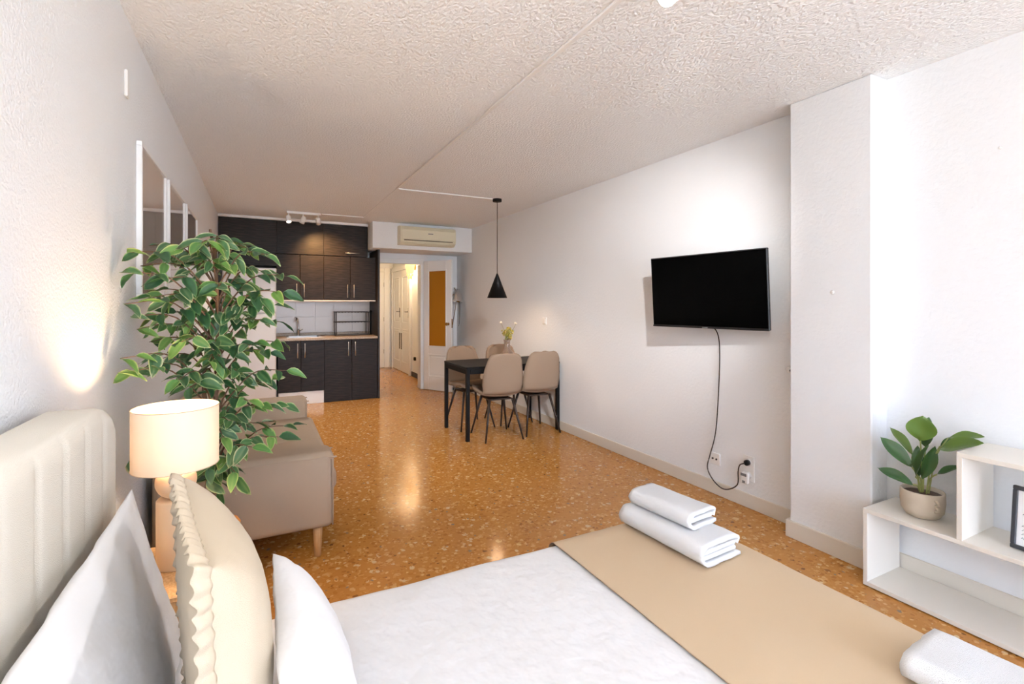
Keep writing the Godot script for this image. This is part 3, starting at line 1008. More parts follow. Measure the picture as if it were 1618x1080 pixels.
func bed() -> void:
	var z0 := -1.605
	var z1 := -0.12
	var o := thing("bed", "double bed with channelled cream upholstered headboard", "bed", Vector3(-0.34, 0, (z0 + z1) / 2))
	var hw := (z1 - z0) / 2
	# headboard of vertical channels with rounded upper corners
	var st := S(true)
	var zt := hw + 0.06
	var top := 1.115
	var g := []
	var rows := 26
	var colsn := 128
	for i in rows + 1:
		var row := []
		for j in colsn + 1:
			var u := lerpf(zt, -zt, float(j) / colsn)
			var rr := 0.13
			var edge: float = max(0.0, abs(u) - (zt - rr))
			var yt := top - rr + sqrt(max(0.0, rr * rr - edge * edge))
			var v := float(i) / rows
			var y := 0.06 + (yt - 0.06) * (1.0 - pow(1.0 - v, 1.6))
			var ch := fposmod(u + zt, 0.135) / 0.135
			var groove := 0.006 * exp(-pow(min(ch, 1.0 - ch) * 0.135 / 0.010, 2.0))
			var border: float = min(min(yt - y, zt - abs(u)), 0.035) / 0.035
			var bul := 0.028 * (1.0 - sqrt(max(0.0, 1.0 - pow(1.0 - border, 2.0))))
			row.append(Vector3(0.0 - bul - groove * border, y, u))
		g.append(row)
	sheet(st, g)
	# rim back to the wall side
	for i in rows:
		quad(st, g[i][0] + Vector3(-0.085, 0, 0), g[i][0], g[i + 1][0], g[i + 1][0] + Vector3(-0.085, 0, 0))
		quad(st, g[i][colsn], g[i][colsn] + Vector3(-0.085, 0, 0), g[i + 1][colsn] + Vector3(-0.085, 0, 0), g[i + 1][colsn])
	for j in colsn:
		quad(st, g[rows][j], g[rows][j + 1], g[rows][j + 1] + Vector3(-0.085, 0, 0), g[rows][j] + Vector3(-0.085, 0, 0))
	build(st, "headboard", M.headboard, o)
	st = S(true)
	soft_box(st, Vector3(0.0, 0.1, -hw + 0.02), Vector3(1.94, 0.26, hw - 0.02), 0.02, 3)
	build(st, "base", M.headboard, o)
	st = S(true)
	soft_box(st, Vector3(0.005, 0.26, -hw + 0.03), Vector3(1.93, 0.44, hw - 0.03), 0.05, 4)
	build(st, "mattress", M.linen_white, o)
	for x in [0.1, 1.82]:
		for z in [-hw + 0.12, hw - 0.12]:
			st = S(true)
			lathe(st, Vector3(x, 0, z), [Vector2(0, 0), Vector2(0.022, 0), Vector2(0.03, 0.1), Vector2(0, 0.1)], 12)
			build(st, "leg", M.wood, o)
	st = S(true)
	drape(st, -0.335, 1.625, z0, z1, 0.465, 0.15, 0.05, 0.006)
	var dv := build(st, "duvet", M.linen_white)
	tag(dv, "plain white duvet spread over the bed", "duvet")
	st = S(true)
	drape(st, 0.985, 1.645, z0 - 0.012, z1 + 0.012, 0.475, 0.16, 0.055, 0.004)
	drape(st, 0.987, 1.640, z0 - 0.008, z1 + 0.008, 0.4705, 0.162, 0.053, 0.004)
	var rn := build(st, "bed_runner", M.runner)
	tag(rn, "beige bed runner across the foot of the bed", "bed runner")
	# long white pillow leaning on the headboard
	var face := Basis(Vector3.UP, PI / 2)     # own z to the foot of the bed, own x towards -z
	st = S(true)
	pillow(st, Transform3D(face * Basis(Vector3.RIGHT, -0.26), Vector3(-0.24, 0.684, -0.89)), 0.69, 0.216, 0.036, 0.03, 0.045, 0.012, 3.0, 40)
	var pl := build(st, "pillow", M.linen_white)
	tag(pl, "long white pillow leaning against the cream headboard", "pillow")
	# beige ruffled cushion
	var cu := thing("ruffled_cushion", "beige linen cushion with ruffled edge between white pillows", "cushion", Vector3(-0.102, 0.74, -1.13))
	var cx := Transform3D(Basis(Vector3.UP, 0.185) * face * Basis(Vector3.RIGHT, -0.05), Vector3.ZERO)
	st = S(true)
	pillow(st, cx, 0.25, 0.225, 0.112, 0.032, 0.07, 0.006, 8.0, 36)
	build(st, "cover", M.cushion, cu)
	st = S(true)
	ruffle(st, cx, 0.25, 0.225, 0.07, 0.034, 58)
	build(st, "ruffle", M.cushion, cu)
	# white lumbar cushion in front
	st = S(true)
	pillow(st, Transform3D(face * Basis(Vector3.RIGHT, -0.40), Vector3(0.085, 0.618, -1.12)), 0.235, 0.145, 0.08, 0.022, 0.06, 0.006, 15.0, 32)
	var sc := build(st, "scatter_cushion", M.linen_white)
	tag(sc, "small white cushion standing in front of the ruffled beige cushion", "cushion")
	# towels
	folded_towel("bath_towel", "large folded white bath towel at the hidden far corner of the runner", Vector3(1.405, 0.482, -1.375), 0.06, 0.20, 0.40, 0.075, 3, "folded white towels on the bed runner")
	folded_towel("hand_towel", "small folded white hand towel on top of the bath towel", Vector3(1.425, 0.559, -1.42), 0.10, 0.155, 0.29, 0.06, 2, "folded white towels on the bed runner")
	folded_towel("bath_towel", "large folded white bath towel lying alone on the runner near the shelf", Vector3(1.46, 0.482, -0.42), 0.06, 0.20, 0.40, 0.06, 3, "folded white towels on the bed runner")

# a towel folded over and over: one strip bent to a snake, swept along its length
func folded_towel(called: String, label: String, at: Vector3, turn: float, w: float, l: float, h: float, folds: int, group: String) -> void:
	var o := thing(called, label, "towel", at, turn, group)
	# outer wrap: C-shaped shell with rounded fold on the -x side, layers inside
	var st := S(true)
	var lay := folds + 1
	var t := h / lay
	for k in lay:
		var inset := 0.004 + 0.004 * fn.get_noise_1d(k * 3.1 + at.x)
		var lo := Vector3(-w / 2 + (0.0 if k == 0 else 0.012), k * t + 0.0005, -l / 2 + inset)
		var hi := Vector3(w / 2 - inset * 2.0 - 0.003 * k, (k + 1) * t - 0.0005, l / 2 - inset)
		if k > 0 and k < lay - 1:
			soft_box(st, lo, hi, t * 0.48, 3, Transform3D(), 0.002)
	build(st, "inner_fold", M.towel, o)
	# wrap: from bottom right round the fold on the left to the top and down over the right edge
	st = S(true)
	var path := []
	path.append(Vector2(w / 2 + 0.004, 0.002))
	for k in range(1, 8): path.append(Vector2(lerp(w / 2, -w / 2 + h / 2, k / 8.0), 0.0))
	for k in 9:
		var a := -PI / 2 - PI * k / 8.0
		path.append(Vector2(-w / 2 + h / 2 + cos(a) * h / 2, h / 2 + sin(a) * h / 2))
	for k in range(1, 8): path.append(Vector2(lerp(-w / 2 + h / 2, w / 2 - t, k / 8.0), h))
	for k in 6:
		var a := PI / 2 - PI * 0.8 * k / 5.0
		path.append(Vector2(w / 2 - t + cos(a) * t, h - t + sin(a) * t))
	var g := []
	var m := 20
	for p in path:
		var row := []
		for k in m + 1:
			var z := lerpf(l / 2, -l / 2, float(k) / m)
			var n := fn.get_noise_3d(p.x * 8.0 + at.z * 5.0, p.y * 8.0, z * 8.0) * 0.005
			var ends := 0.006 * (fn.get_noise_2d(p.x * 14.0, p.y * 20.0 + at.x))
			var v := Vector3(p.x, max(p.y + n * (1.0 if p.y > 0.004 else 0.0), 0.0), z + (ends if k == 0 or k == m else 0.0))
			row.append(v)
		g.append(row)
	shell(st, g, -t * 0.55)
	build(st, "outer_fold", M.towel, o)

# ---------------------------------------------------------------- dining corner
func make_chair(label: String, at: Vector3, turn: float) -> Node3D:
	var o := thing("dining_chair", label, "chair", at, turn, "upholstered chairs around the dining table")
	var prof := [[0.225, 0.440, 0.185], [0.20, 0.455, 0.208], [0.13, 0.452, 0.222], [0.03, 0.440, 0.226], [-0.07, 0.432, 0.222], [-0.14, 0.436, 0.215], [-0.185, 0.458, 0.211], [-0.21, 0.50, 0.213], [-0.228, 0.57, 0.224], [-0.242, 0.65, 0.220], [-0.255, 0.73, 0.207], [-0.266, 0.80, 0.190], [-0.272, 0.845, 0.172], [-0.276, 0.870, 0.148], [-0.278, 0.882, 0.115]]
	var g := []
	for i in prof.size():
		var p: Array = prof[i]
		var back := clampf((i - 4) / 4.0, 0.0, 1.0)
		var row := []
		for k in 15:
			var u := float(k) / 7.0 - 1.0
			var lift: float = pow(abs(u), 2.4)
			var fade: float = 1.0 if i < 11 else 0.75
			var topdrop: float = 0.0
			row.append(Vector3(u * p[2], p[1] + lift * 0.035 * (1.0 - back) - topdrop, -(p[0] + lift * 0.06 * back * fade + lift * 0.02 * (1.0 - back) * 0.0)))
		g.append(row)
	# rows run from the seat front to the top of the back; the sitter's side is up / to -z
	var st := S(true)
	shell(st, g.slice(0, 7), 0.034)
	build(st, "seat", M.chair, o)
	st = S(true)
	shell(st, g.slice(6), 0.034)
	build(st, "backrest", M.chair, o)
	st = S()
	box(st, Vector3(-0.125, 0.396, -0.115), Vector3(0.125, 0.412, 0.115), 0.004)
	build(st, "seat_frame", M.chair_leg, o)
	for x in [-1.0, 1.0]:
		for z in [-1.0, 1.0]:
			st = S(true)
			tube(st, [Vector3(0.205 * x, 0.0, 0.22 * z), Vector3(0.125 * x, 0.41, 0.12 * z)], [0.0085, 0.0145], 10)
			build(st, "leg", M.chair_leg, o)
	return o

func dining() -> void:
	var t := thing("dining_table", "black rectangular dining table with short end against the wall", "table", Vector3(2.378, 0, -4.885))
	var st := S()
	box(st, Vector3(-0.55, 0.722, -0.335), Vector3(0.55, 0.745, 0.335), 0.004)
	build(st, "tabletop", M.black, t)
	for s in [-1.0, 1.0]:
		st = S()
		box(st, Vector3(-0.51, 0.672, s * 0.325 - 0.012), Vector3(0.51, 0.722, s * 0.325 + 0.012), 0.002)
		build(st, "apron", M.black, t)
		st = S()
		box(st, Vector3(s * 0.535 - 0.012, 0.672, -0.30), Vector3(s * 0.535 + 0.012, 0.722, 0.30), 0.002)
		build(st, "apron", M.black, t)
	for x in [-0.53, 0.53]:
		for z in [-0.315, 0.315]:
			st = S()
			box(st, Vector3(x - 0.018, 0, z - 0.018), Vector3(x + 0.018, 0.722, z + 0.018), 0.002)
			build(st, "leg", M.black, t)
	# chair's own front is -z
	make_chair("taupe upholstered chair beside the free table end, seat towards the hallway", Vector3(2.195, 0, -4.625), -0.06)
	make_chair("taupe upholstered chair close to the wall, seat towards the hallway", Vector3(2.66, 0, -4.66), -0.02)
	make_chair("taupe upholstered chair beside the free table end, back towards the hallway", Vector3(2.12, 0, -5.18), PI + 0.05)
	make_chair("taupe upholstered chair close to the wall, back towards the hallway", Vector3(2.62, 0, -5.20), PI)
	# vase with flowers
	var v := thing("glass_vase", "smoky glass bottle vase on the black dining table", "vase", Vector3(2.455, 0.746, -4.90))
	st = S(true)
	var outer := [Vector2(0, 0), Vector2(0.05, 0), Vector2(0.075, 0.02), Vector2(0.085, 0.05), Vector2(0.076, 0.085), Vector2(0.048, 0.108), Vector2(0.036, 0.13), Vector2(0.036, 0.21), Vector2(0.042, 0.235)]
	lathe(st, Vector3.ZERO, outer + [Vector2(0.039, 0.235), Vector2(0.033, 0.21), Vector2(0.033, 0.13), Vector2(0.045, 0.108), Vector2(0.07, 0.085), Vector2(0.08, 0.05), Vector2(0.07, 0.022), Vector2(0, 0.008)], 24)
	build(st, "glass", M.vase, v)
	var fl := thing("flower_bunch", "small bunch of yellow and cream flowers in the glass vase", "flowers", Vector3(2.455, 0.77, -4.90))
	var r := RandomNumberGenerator.new()
	r.seed = 4
	var stem_m := mat(c8(120, 122, 62), 0.7)
	var tints := [mat(c8(196, 176, 78), 0.8), mat(c8(150, 152, 64), 0.8), mat(c8(214, 190, 120), 0.8), mat(c8(170, 160, 90), 0.8)]
	var cream := mat(c8(240, 230, 208), 0.8)
	var blossom := S()
	for k in 5:
		var a := TAU * k / 5
		var e := TAU * (k + 0.5) / 5
		tri(blossom, Vector3.ZERO, Vector3(cos(a) * 0.012, 0.009, sin(a) * 0.012), Vector3(cos(e) * 0.015, 0.002, sin(e) * 0.015))
		tri(blossom, Vector3(0, 0.004, 0), Vector3(cos(e) * 0.010, 0.014, sin(e) * 0.010), Vector3(cos(a + TAU / 5) * 0.012, 0.009, sin(a + TAU / 5) * 0.012))
	var bm := mesh_of(blossom)
	for k in 16:
		var a := r.randf() * TAU
		var sp := r.randf_range(0.01, 0.075)
		var tip := Vector3(cos(a) * sp + 0.015, r.randf_range(0.23, 0.33), sin(a) * sp)
		if k == 0: tip = Vector3(-0.075, 0.40, 0.0)
		if k == 1: tip = Vector3(0.10, 0.385, 0.02)
		st = S(true)
		tube(st, smooth_path([Vector3(cos(a) * 0.012, 0.0, sin(a) * 0.012), Vector3(cos(a) * 0.014, 0.19, sin(a) * 0.014), tip], 4), 0.0018, 5)
		var sm := build(st, "stem", stem_m, fl)
		for q in (3 if k < 2 else 9):
			var b := inst(bm, "blossom", cream if k < 2 else tints[r.randi() % 4], sm)
			b.position = tip + Vector3(r.randf_range(-1, 1), r.randf_range(-1.2, 0.6), r.randf_range(-1, 1)) * (0.01 if k < 2 else 0.024)
			b.rotation = Vector3(r.randf_range(-1, 1), r.randf() * TAU, r.randf_range(-1, 1))
			b.scale = Vector3.ONE * r.randf_range(0.8, 1.3)
	# chrome reading lamp on a stand behind the door
	var fl2 := thing("floor_lamp", "chrome articulated floor lamp standing behind the open amber glass door", "floor lamp", Vector3(2.79, 0, -7.5))
	st = S(true)
	lathe(st, Vector3.ZERO, [Vector2(0, 0), Vector2(0.1, 0), Vector2(0.1, 0.012), Vector2(0.02, 0.025), Vector2(0, 0.025)], 20)
	build(st, "base", M.black, fl2)
	st = S(true)
	tube(st, [Vector3(0, 0.02, 0), Vector3(-0.02, 1.05, 0)], 0.009, 8)
	build(st, "pole", M.steel, fl2)
	st = S(true)
	tube(st, [Vector3(-0.02, 1.04, 0), Vector3(0.05, 1.5, 0.02), Vector3(0.0, 1.64, 0.05)], 0.008, 8)
	build(st, "arm", M.chrome, fl2)
	st = S(true)
	lathe(st, Vector3.ZERO, [Vector2(0.12, 0), Vector2(0.113, 0.07), Vector2(0.075, 0.135), Vector2(0.035, 0.155), Vector2(0.03, 0.2), Vector2(0, 0.205), Vector2(0, 0.2), Vector2(0.028, 0.195), Vector2(0.07, 0.13), Vector2(0.108, 0.068), Vector2(0.117, 0)], 24, Transform3D(Basis(Vector3.BACK, -0.25), Vector3(0.0, 1.43, 0.06)))
	build(st, "lamp_shade", M.chrome, fl2)
	st = S(true)
	tube(st, smooth_path([Vector3(0.04, 1.6, 0.03), Vector3(0.09, 1.4, 0.03), Vector3(0.085, 1.1, 0.03), Vector3(0.07, 1.02, 0.03)], 5), 0.004, 6)
	build(st, "cord", M.cable, fl2)

# ---------------------------------------------------------------- television wall
func tv_wall() -> void:
	# screen edges found at (2.81,-1.985) and (2.70,-2.883): turned a little on its arm, leaning forward at the top
	var a := Vector3(2.81, 1.465, -1.985)
	var b := Vector3(2.698, 1.465, -2.883)
	var tv := thing("television", "black flat television tilted on a wall arm", "television", Vector3.ZERO)
	var right := (a - b).normalized()       # to the viewer's right
	var up := Vector3.UP
	var nrm := right.cross(up).normalized()  # towards the room
	var tilt := Basis(right, 0.065)
	var bs := Basis(right, tilt * up, tilt * nrm)
	tv.transform = Transform3D(bs, (a + b) / 2)
	var w := a.distance_to(b) / 2
	var st := S()
	box(st, Vector3(-w, -0.26, -0.022), Vector3(w, 0.26, -0.001), 0.004)
	box(st, Vector3(-w * 0.6, -0.2, -0.055), Vector3(w * 0.6, 0.12, -0.022), 0.01)
	build(st, "casing", M.tv_case, tv)
	st = S()
	box(st, Vector3(-w + 0.008, -0.246, -0.001), Vector3(w - 0.008, 0.252, 0.001))
	build(st, "screen", M.screen, tv)
	st = S()
	box(st, Vector3(-w, -0.262, -0.004), Vector3(w, -0.25, 0.003), 0.002)
	build(st, "bezel", M.tv_case, tv)
	st = S()
	box(st, Vector3(-0.022, -0.2605, 0.002), Vector3(0.022, -0.2515, 0.0036), 0.0005)
	build(st, "badge", M.grey_line, tv)
	st = S()
	box(st, Vector3(-0.1, -0.1, -0.065), Vector3(0.1, 0.1, -0.055), 0.002)
	box(st, Vector3(-0.03, -0.03, -0.155), Vector3(0.03, 0.03, -0.065), 0.003)
	build(st, "wall_mount", M.black, tv)
	# cable down to the socket
	var cb := thing("power_cable", "black power cable hanging from television to the wall socket", "cable", Vector3.ZERO)
	st = S(true)
	var pts := [Vector3(2.80, 1.24, -2.45), Vector3(2.88, 1.17, -2.425), Vector3(2.918, 0.98, -2.437), Vector3(2.922, 0.6, -2.46), Vector3(2.922, 0.42, -2.482), Vector3(2.918, 0.28, -2.52), Vector3(2.918, 0.18, -2.545), Vector3(2.915, 0.11, -2.50), Vector3(2.912, 0.07, -2.42), Vector3(2.912, 0.085, -2.35), Vector3(2.912, 0.14, -2.285), Vector3(2.905, 0.23, -2.275), Vector3(2.89, 0.285, -2.25), Vector3(2.892, 0.305, -2.215)]
	tube(st, smooth_path(pts, 6), 0.0042, 7)
	build(st, "cord", M.cable, cb)
	st = S(true)
	lathe(st, Vector3.ZERO, [Vector2(0, 0), Vector2(0.019, 0), Vector2(0.019, 0.022), Vector2(0.012, 0.03), Vector2(0, 0.032)], 14, Transform3D(Basis(Vector3.BACK, PI / 2), Vector3(2.925, 0.307, -2.213)))
	build(st, "plug", M.black, cb)

func plate(called: String, label: String, category: String, at: Vector3, w: float, h: float, out := Vector3(-1, 0, 0)) -> Node3D:
	var o := thing(called, label, category, at)
	var st := S()
	if abs(out.x) > 0.5:
		box(st, Vector3(min(out.x * 0.01, 0), -h / 2, -w / 2), Vector3(max(out.x * 0.01, 0), h / 2, w / 2), 0.003)
	build(st, "plate", M.white_plastic, o)
	return o

func wall_bits() -> void:
	var st: SurfaceTool
	var o := plate("wall_socket", "white socket plate with the black plug under the television", "socket", Vector3(XR, 0.265, -2.215), 0.085, 0.17)
	for y in [0.042, -0.045]:
		st = S(true)
		lathe(st, Vector3.ZERO, [Vector2(0, 0), Vector2(0.024, 0), Vector2(0.026, 0.003), Vector2(0, 0.003)], 16, Transform3D(Basis(Vector3.BACK, PI / 2), Vector3(-0.01, y, 0)))
		build(st, "outlet", M.white_plastic, o)
	var n := thing("plug_adapter", "small white plug-in night light in the lower socket", "adapter", Vector3(XR - 0.0135, 0.205, -2.225))
	st = S()
	box(st, Vector3(-0.03, -0.04, -0.024), Vector3(0, 0.035, 0.024), 0.006)
	build(st, "casing", M.white_plastic, n)
	st = S()
	box(st, Vector3(-0.036, 0.012, -0.022), Vector3(-0.03, 0.03, 0.022), 0.002)
	build(st, "ridge", M.grey_line, n)
	st = S()
	box(st, Vector3(-0.032, -0.034, -0.012), Vector3(-0.0295, -0.018, 0.01), 0.001)
	build(st, "port", M.grey_line, n)
	o = plate("antenna_socket", "white antenna socket plate behind the hanging television cable", "socket", Vector3(XR, 0.255, -2.49), 0.085, 0.085)
	for z in [-0.016, 0.016]:
		st = S(true)
		lathe(st, Vector3.ZERO, [Vector2(0, 0), Vector2(0.007, 0), Vector2(0.007, 0.006), Vector2(0, 0.006)], 10, Transform3D(Basis(Vector3.BACK, PI / 2), Vector3(-0.01, 0, z)))
		build(st, "connector", M.cable, o)
	o = plate("light_switch", "white light switch on the wall behind the dining chairs", "switch", Vector3(XR, 1.18, -4.89), 0.085, 0.085)
	st = S()
	box(st, Vector3(-0.016, -0.03, -0.03), Vector3(-0.01, 0.03, 0.03), 0.003)
	build(st, "rocker", M.white_plastic, o)
	var hk := thing("wall_hook", "small white round hook in the corner beside the pillar", "hook", Vector3(XR, 0.965, -1.93))
	st = S(true)
	lathe(st, Vector3.ZERO, [Vector2(0, 0), Vector2(0.024, 0), Vector2(0.022, 0.012), Vector2(0.01, 0.018), Vector2(0, 0.018)], 16, Transform3D(Basis(Vector3.BACK, PI / 2), Vector3.ZERO))
	build(st, "disc", M.white_plastic, hk)
	st = S(true)
	tube(st, [Vector3(-0.012, 0.0, 0.012), Vector3(-0.026, -0.004, 0.018)], 0.005, 8)
	build(st, "peg", M.grey_line, hk)
	var sw := thing("wall_alarm_strip", "slim white plastic strip high on the stucco wall", "wall fitting", Vector3(XL, 2.215, -2.5))
	st = S()
	box(st, Vector3(0, 0, -0.02), Vector3(0.012, 0.11, 0.02), 0.004)
	build(st, "casing", M.white_plastic, sw)
	var sc := thing("wall_screw", "tiny white screw plug high on the wall beyond the pillar", "screw", Vector3(XR, 2.07, -0.953))
	st = S(true)
	lathe(st, Vector3.ZERO, [Vector2(0, 0), Vector2(0.007, 0), Vector2(0.006, 0.004), Vector2(0, 0.005)], 10, Transform3D(Basis(Vector3.BACK, PI / 2), Vector3.ZERO))
	build(st, "head", M.white_plastic, sc)
	var pc := thing("plaster_patch", "tiny round cap on the face of the pillar", "cap", Vector3(2.79, 1.437, -1.59))
	st = S(true)
	lathe(st, Vector3.ZERO, [Vector2(0, 0), Vector2(0.012, 0), Vector2(0.01, 0.004), Vector2(0, 0.005)], 12, Transform3D(Basis(Vector3.BACK, PI / 2), Vector3.ZERO))
	build(st, "disc", M.white_plastic, pc)

# ---------------------------------------------------------------- shelf
func shelf_unit() -> void:
	var xf := 2.622
	var xb := 2.92
	var t := 0.02
	var o := thing("shelf_unit", "stepped off-white open shelf unit beside the pillar", "shelf", Vector3(xf, 0, -1.35))
	var d := xb - xf
	var L := 1.5
	var boards := [
		["bottom_board", Vector3(0, 0.006, 0), Vector3(d, 0.006 + t, L)],
		["shelf_board", Vector3(0, 0.358, 0), Vector3(d, 0.378, L)],
		["top_board", Vector3(0, 0.727, 0.362), Vector3(d, 0.747, L)],
		["side_panel", Vector3(0, 0.006 + t, 0), Vector3(d, 0.358, t)],
		["side_panel", Vector3(0, 0.378, 0.362), Vector3(d, 0.727, 0.362 + t)],
		["side_panel", Vector3(0, 0.006 + t, L - t), Vector3(d, 0.358, L)],
		["side_panel", Vector3(0, 0.378, L - t), Vector3(d, 0.727, L)],
	]
	for b in boards:
		var st := S()
		box(st, b[1], b[2], 0.0015)
		build(st, b[0], M.shelf, o)
	for z in [0.03, L - 0.05]:
		for x in [0.02, d - 0.04]:
			var st := S()
			box(st, Vector3(x, 0, z), Vector3(x + 0.02, 0.006, z + 0.02))
			build(st, "glide", M.black, o)
	# pot plant
	var p := thing("rubber_plant", "small broad leaved plant in a beige ceramic pot on the shelf", "plant", Vector3(2.775, 0.3785, -1.172))
	var st := S(true)
	lathe(st, Vector3.ZERO, [Vector2(0, 0), Vector2(0.055, 0), Vector2(0.064, 0.006), Vector2(0.08, 0.03), Vector2(0.085, 0.07), Vector2(0.084, 0.118), Vector2(0.08, 0.122), Vector2(0.076, 0.118), Vector2(0.076, 0.10)], 28)
	build(st, "pot", M.pot, p)
	for s in [-1.0, 1.0]:
		st = S(true)
		var hd := Vector3(0.55 * s * -1.0, 0, 0.85 * s).normalized()
		for y in [0.088, 0.06]:
			var loop := []
			for k in 9:
				var a := PI * k / 8
				loop.append(hd * (0.081 + sin(a) * 0.022) + Vector3(0, y - 0.012 + 0.024 * (k / 8.0), 0))
			tube(st, loop, 0.0065, 8)
		build(st, "handle", M.pot, p)
	st = S(true)
	lathe(st, Vector3.ZERO, [Vector2(0, 0.09), Vector2(0.077, 0.102), Vector2(0.03, 0.108), Vector2(0, 0.112)], 16)
	build(st, "soil", M.soil, p)
	# leaves: [direction x, z, stem height, reach, length, width, pitch (up +), roll]
	var gm := leaf_mesh(0.0, Color(0.030, 0.085, 0.022), Color(0.045, 0.11, 0.03), 10, 0.10, 0.5)
	var gm2 := leaf_mesh(0.0, Color(0.085, 0.15, 0.022), Color(0.10, 0.18, 0.03), 10, 0.06, 0.5)
	var sm := mat(c8(150, 158, 92), 0.6)
	# base and tip of every leaf in room coordinates, width, mesh, how far its face turns
	var L2 := [
		[Vector3(2.74, 0.735, -1.165), Vector3(2.725, 0.855, -1.150), 0.115, gm2, Vector3(-0.9, 0.35, 0.3)],
		[Vector3(2.775, 0.70, -1.160), Vector3(2.80, 0.84, -1.165), 0.10, gm, Vector3(-0.8, 0.2, -0.4)],
		[Vector3(2.78, 0.652, -1.215), Vector3(2.80, 0.762, -1.315), 0.055, gm2, Vector3(-0.3, 0.6, 0.6)],
		[Vector3(2.74, 0.602, -1.198), Vector3(2.72, 0.722, -1.318), 0.068, gm, Vector3(-0.6, 0.5, 0.5)],
		[Vector3(2.73, 0.523, -1.190), Vector3(2.70, 0.575, -1.322), 0.062, gm, Vector3(-0.5, 0.85, 0.2)],
		[Vector3(2.745, 0.712, -1.098), Vector3(2.72, 0.790, -0.938), 0.082, gm2, Vector3(-0.6, 0.8, 0.0)],
		[Vector3(2.80, 0.760, -1.085), Vector3(2.80, 0.800, -0.960), 0.06, gm2, Vector3(-0.5, 0.85, 0.0)],
		[Vector3(2.74, 0.560, -1.158), Vector3(2.74, 0.722, -1.106), 0.055, gm, Vector3(-0.7, 0.2, 0.6)],
		[Vector3(2.72, 0.566, -1.175), Vector3(2.715, 0.728, -1.135), 0.05, gm, Vector3(-0.7, 0.2, -0.6)],
		[Vector3(2.765, 0.560, -1.180), Vector3(2.78, 0.70, -1.195), 0.05, gm, Vector3(-0.9, 0.2, 0.2)],
		[Vector3(2.76, 0.592, -1.111), Vector3(2.78, 0.655, -1.030), 0.04, gm, Vector3(-0.5, 0.8, 0.0)],
		[Vector3(2.80, 0.715, -1.115), Vector3(2.83, 0.765, -1.05), 0.045, gm, Vector3(-0.5, 0.8, 0.2)],
	]
	for q in L2:
		var b0: Vector3 = q[0] - p.position
		var b1: Vector3 = q[1] - p.position
		var root := Vector3(b0.x * 0.25, 0.106, b0.z * 0.25)
		st = S(true)
		var mid: Vector3 = root.lerp(b0, 0.6) * Vector3(0.75, 1.0, 0.75) + Vector3(0, 0.01, 0)
		var way := smooth_path([root, mid, b0], 4)
		tube(st, way, 0.0032, 6)
		build(st, "stem", sm, p)
		var lf := inst(q[3], "leaf", M.leaf, p)
		var dir := (b1 - b0).normalized()
		var side: Vector3 = dir.cross(q[4]).normalized()
		var nn := side.cross(dir)
		var ln := b0.distance_to(b1)
		lf.transform = Transform3D(Basis(side, nn, -dir) * Basis.from_scale(Vector3(q[2], ln * 0.7, ln)), b0)
	# framed card
	var fr := thing("photo_frame", "black framed white card with grey handwriting on the shelf", "picture frame", Vector3(2.715, 0.3825, -0.76), 0.0)
	fr.rotation = Vector3(0, -0.10, -0.10)
	var w := 0.19
	var h := 0.25
	st = S()
	box(st, Vector3(0, 0, -w / 2), Vector3(0.018, 0.016, w / 2), 0.002)
	box(st, Vector3(0, h - 0.016, -w / 2), Vector3(0.018, h, w / 2), 0.002)
	box(st, Vector3(0, 0.016, -w / 2), Vector3(0.018, h - 0.016, -w / 2 + 0.016), 0.002)
	box(st, Vector3(0, 0.016, w / 2 - 0.016), Vector3(0.018, h - 0.016, w / 2), 0.002)
	build(st, "frame", mat(c8(52, 54, 60), 0.4), fr)
	st = S()
	box(st, Vector3(0.008, 0.016, -w / 2 + 0.016), Vector3(0.012, h - 0.016, w / 2 - 0.016))
	var card := build(st, "card", mat(c8(246, 246, 246), 0.6), fr)
	for k in 5:
		st = S(true)
		var pts := []
		for i in 25:
			var a := i * 0.9
			pts.append(Vector3(0.0077, 0.045 + 0.016 * k + sin(a) * 0.005 + (0.03 if k == 4 else 0.0), -w / 2 + 0.03 + i * 0.0052 * (0.55 + 0.45 * ((k * 7) % 3) / 2.0) + cos(a) * 0.002))
		tube(st, pts, 0.0011, 4)
		build(st, "writing_line", mat(c8(150, 152, 156), 0.7), card)
	st = S()
	box(st, Vector3(0.018, 0.0, -0.02), Vector3(0.022, 0.17, 0.02), 0.001, Transform3D(Basis(Vector3.BACK, -0.28), Vector3(0.045, 0.008, 0)))
	build(st, "stand", M.black, fr)

# leaf: unit length along -z from its base, unit width along x, colours for the blade and its margin
func leaf_mesh(_k: float, blade: Color, margin: Color, rows := 7, droop := 0.25, belly := 0.42) -> ArrayMesh:
	var st := S(true)
	var us := [-1.0, -0.72, -0.36, 0.0, 0.36, 0.72, 1.0]
	var g := []
	var cols := []
	for i in rows + 1:
		var t := float(i) / rows
		var w: float = pow(sin(PI * pow(t, log(0.5) / log(belly))), 0.8) * 0.5
		if i == rows: w = 0.0
		var row := []
		var cr := []
		for u in us:
			var y: float = abs(u) * w * 0.22 - droop * t * t + 0.02 * sin(t * 9.0 + u * 2.0)
			row.append(Vector3(u * w, y, -t))
			var c: Color = margin if abs(u) > 0.9 or i == rows else blade * 0.95
			if abs(u) < 0.1: c = blade.lerp(margin, 0.12) * 0.95
			cr.append(c)
		g.append(row); cols.append(cr)
	for i in rows:
		for j in us.size() - 1:
			var a := [[i, j], [i + 1, j + 1], [i, j + 1], [i, j], [i + 1, j], [i + 1, j + 1]]
			for q in a:
				st.set_color(cols[q[0]][q[1]])
				st.add_vertex(g[q[0]][q[1]])
	return mesh_of(st)

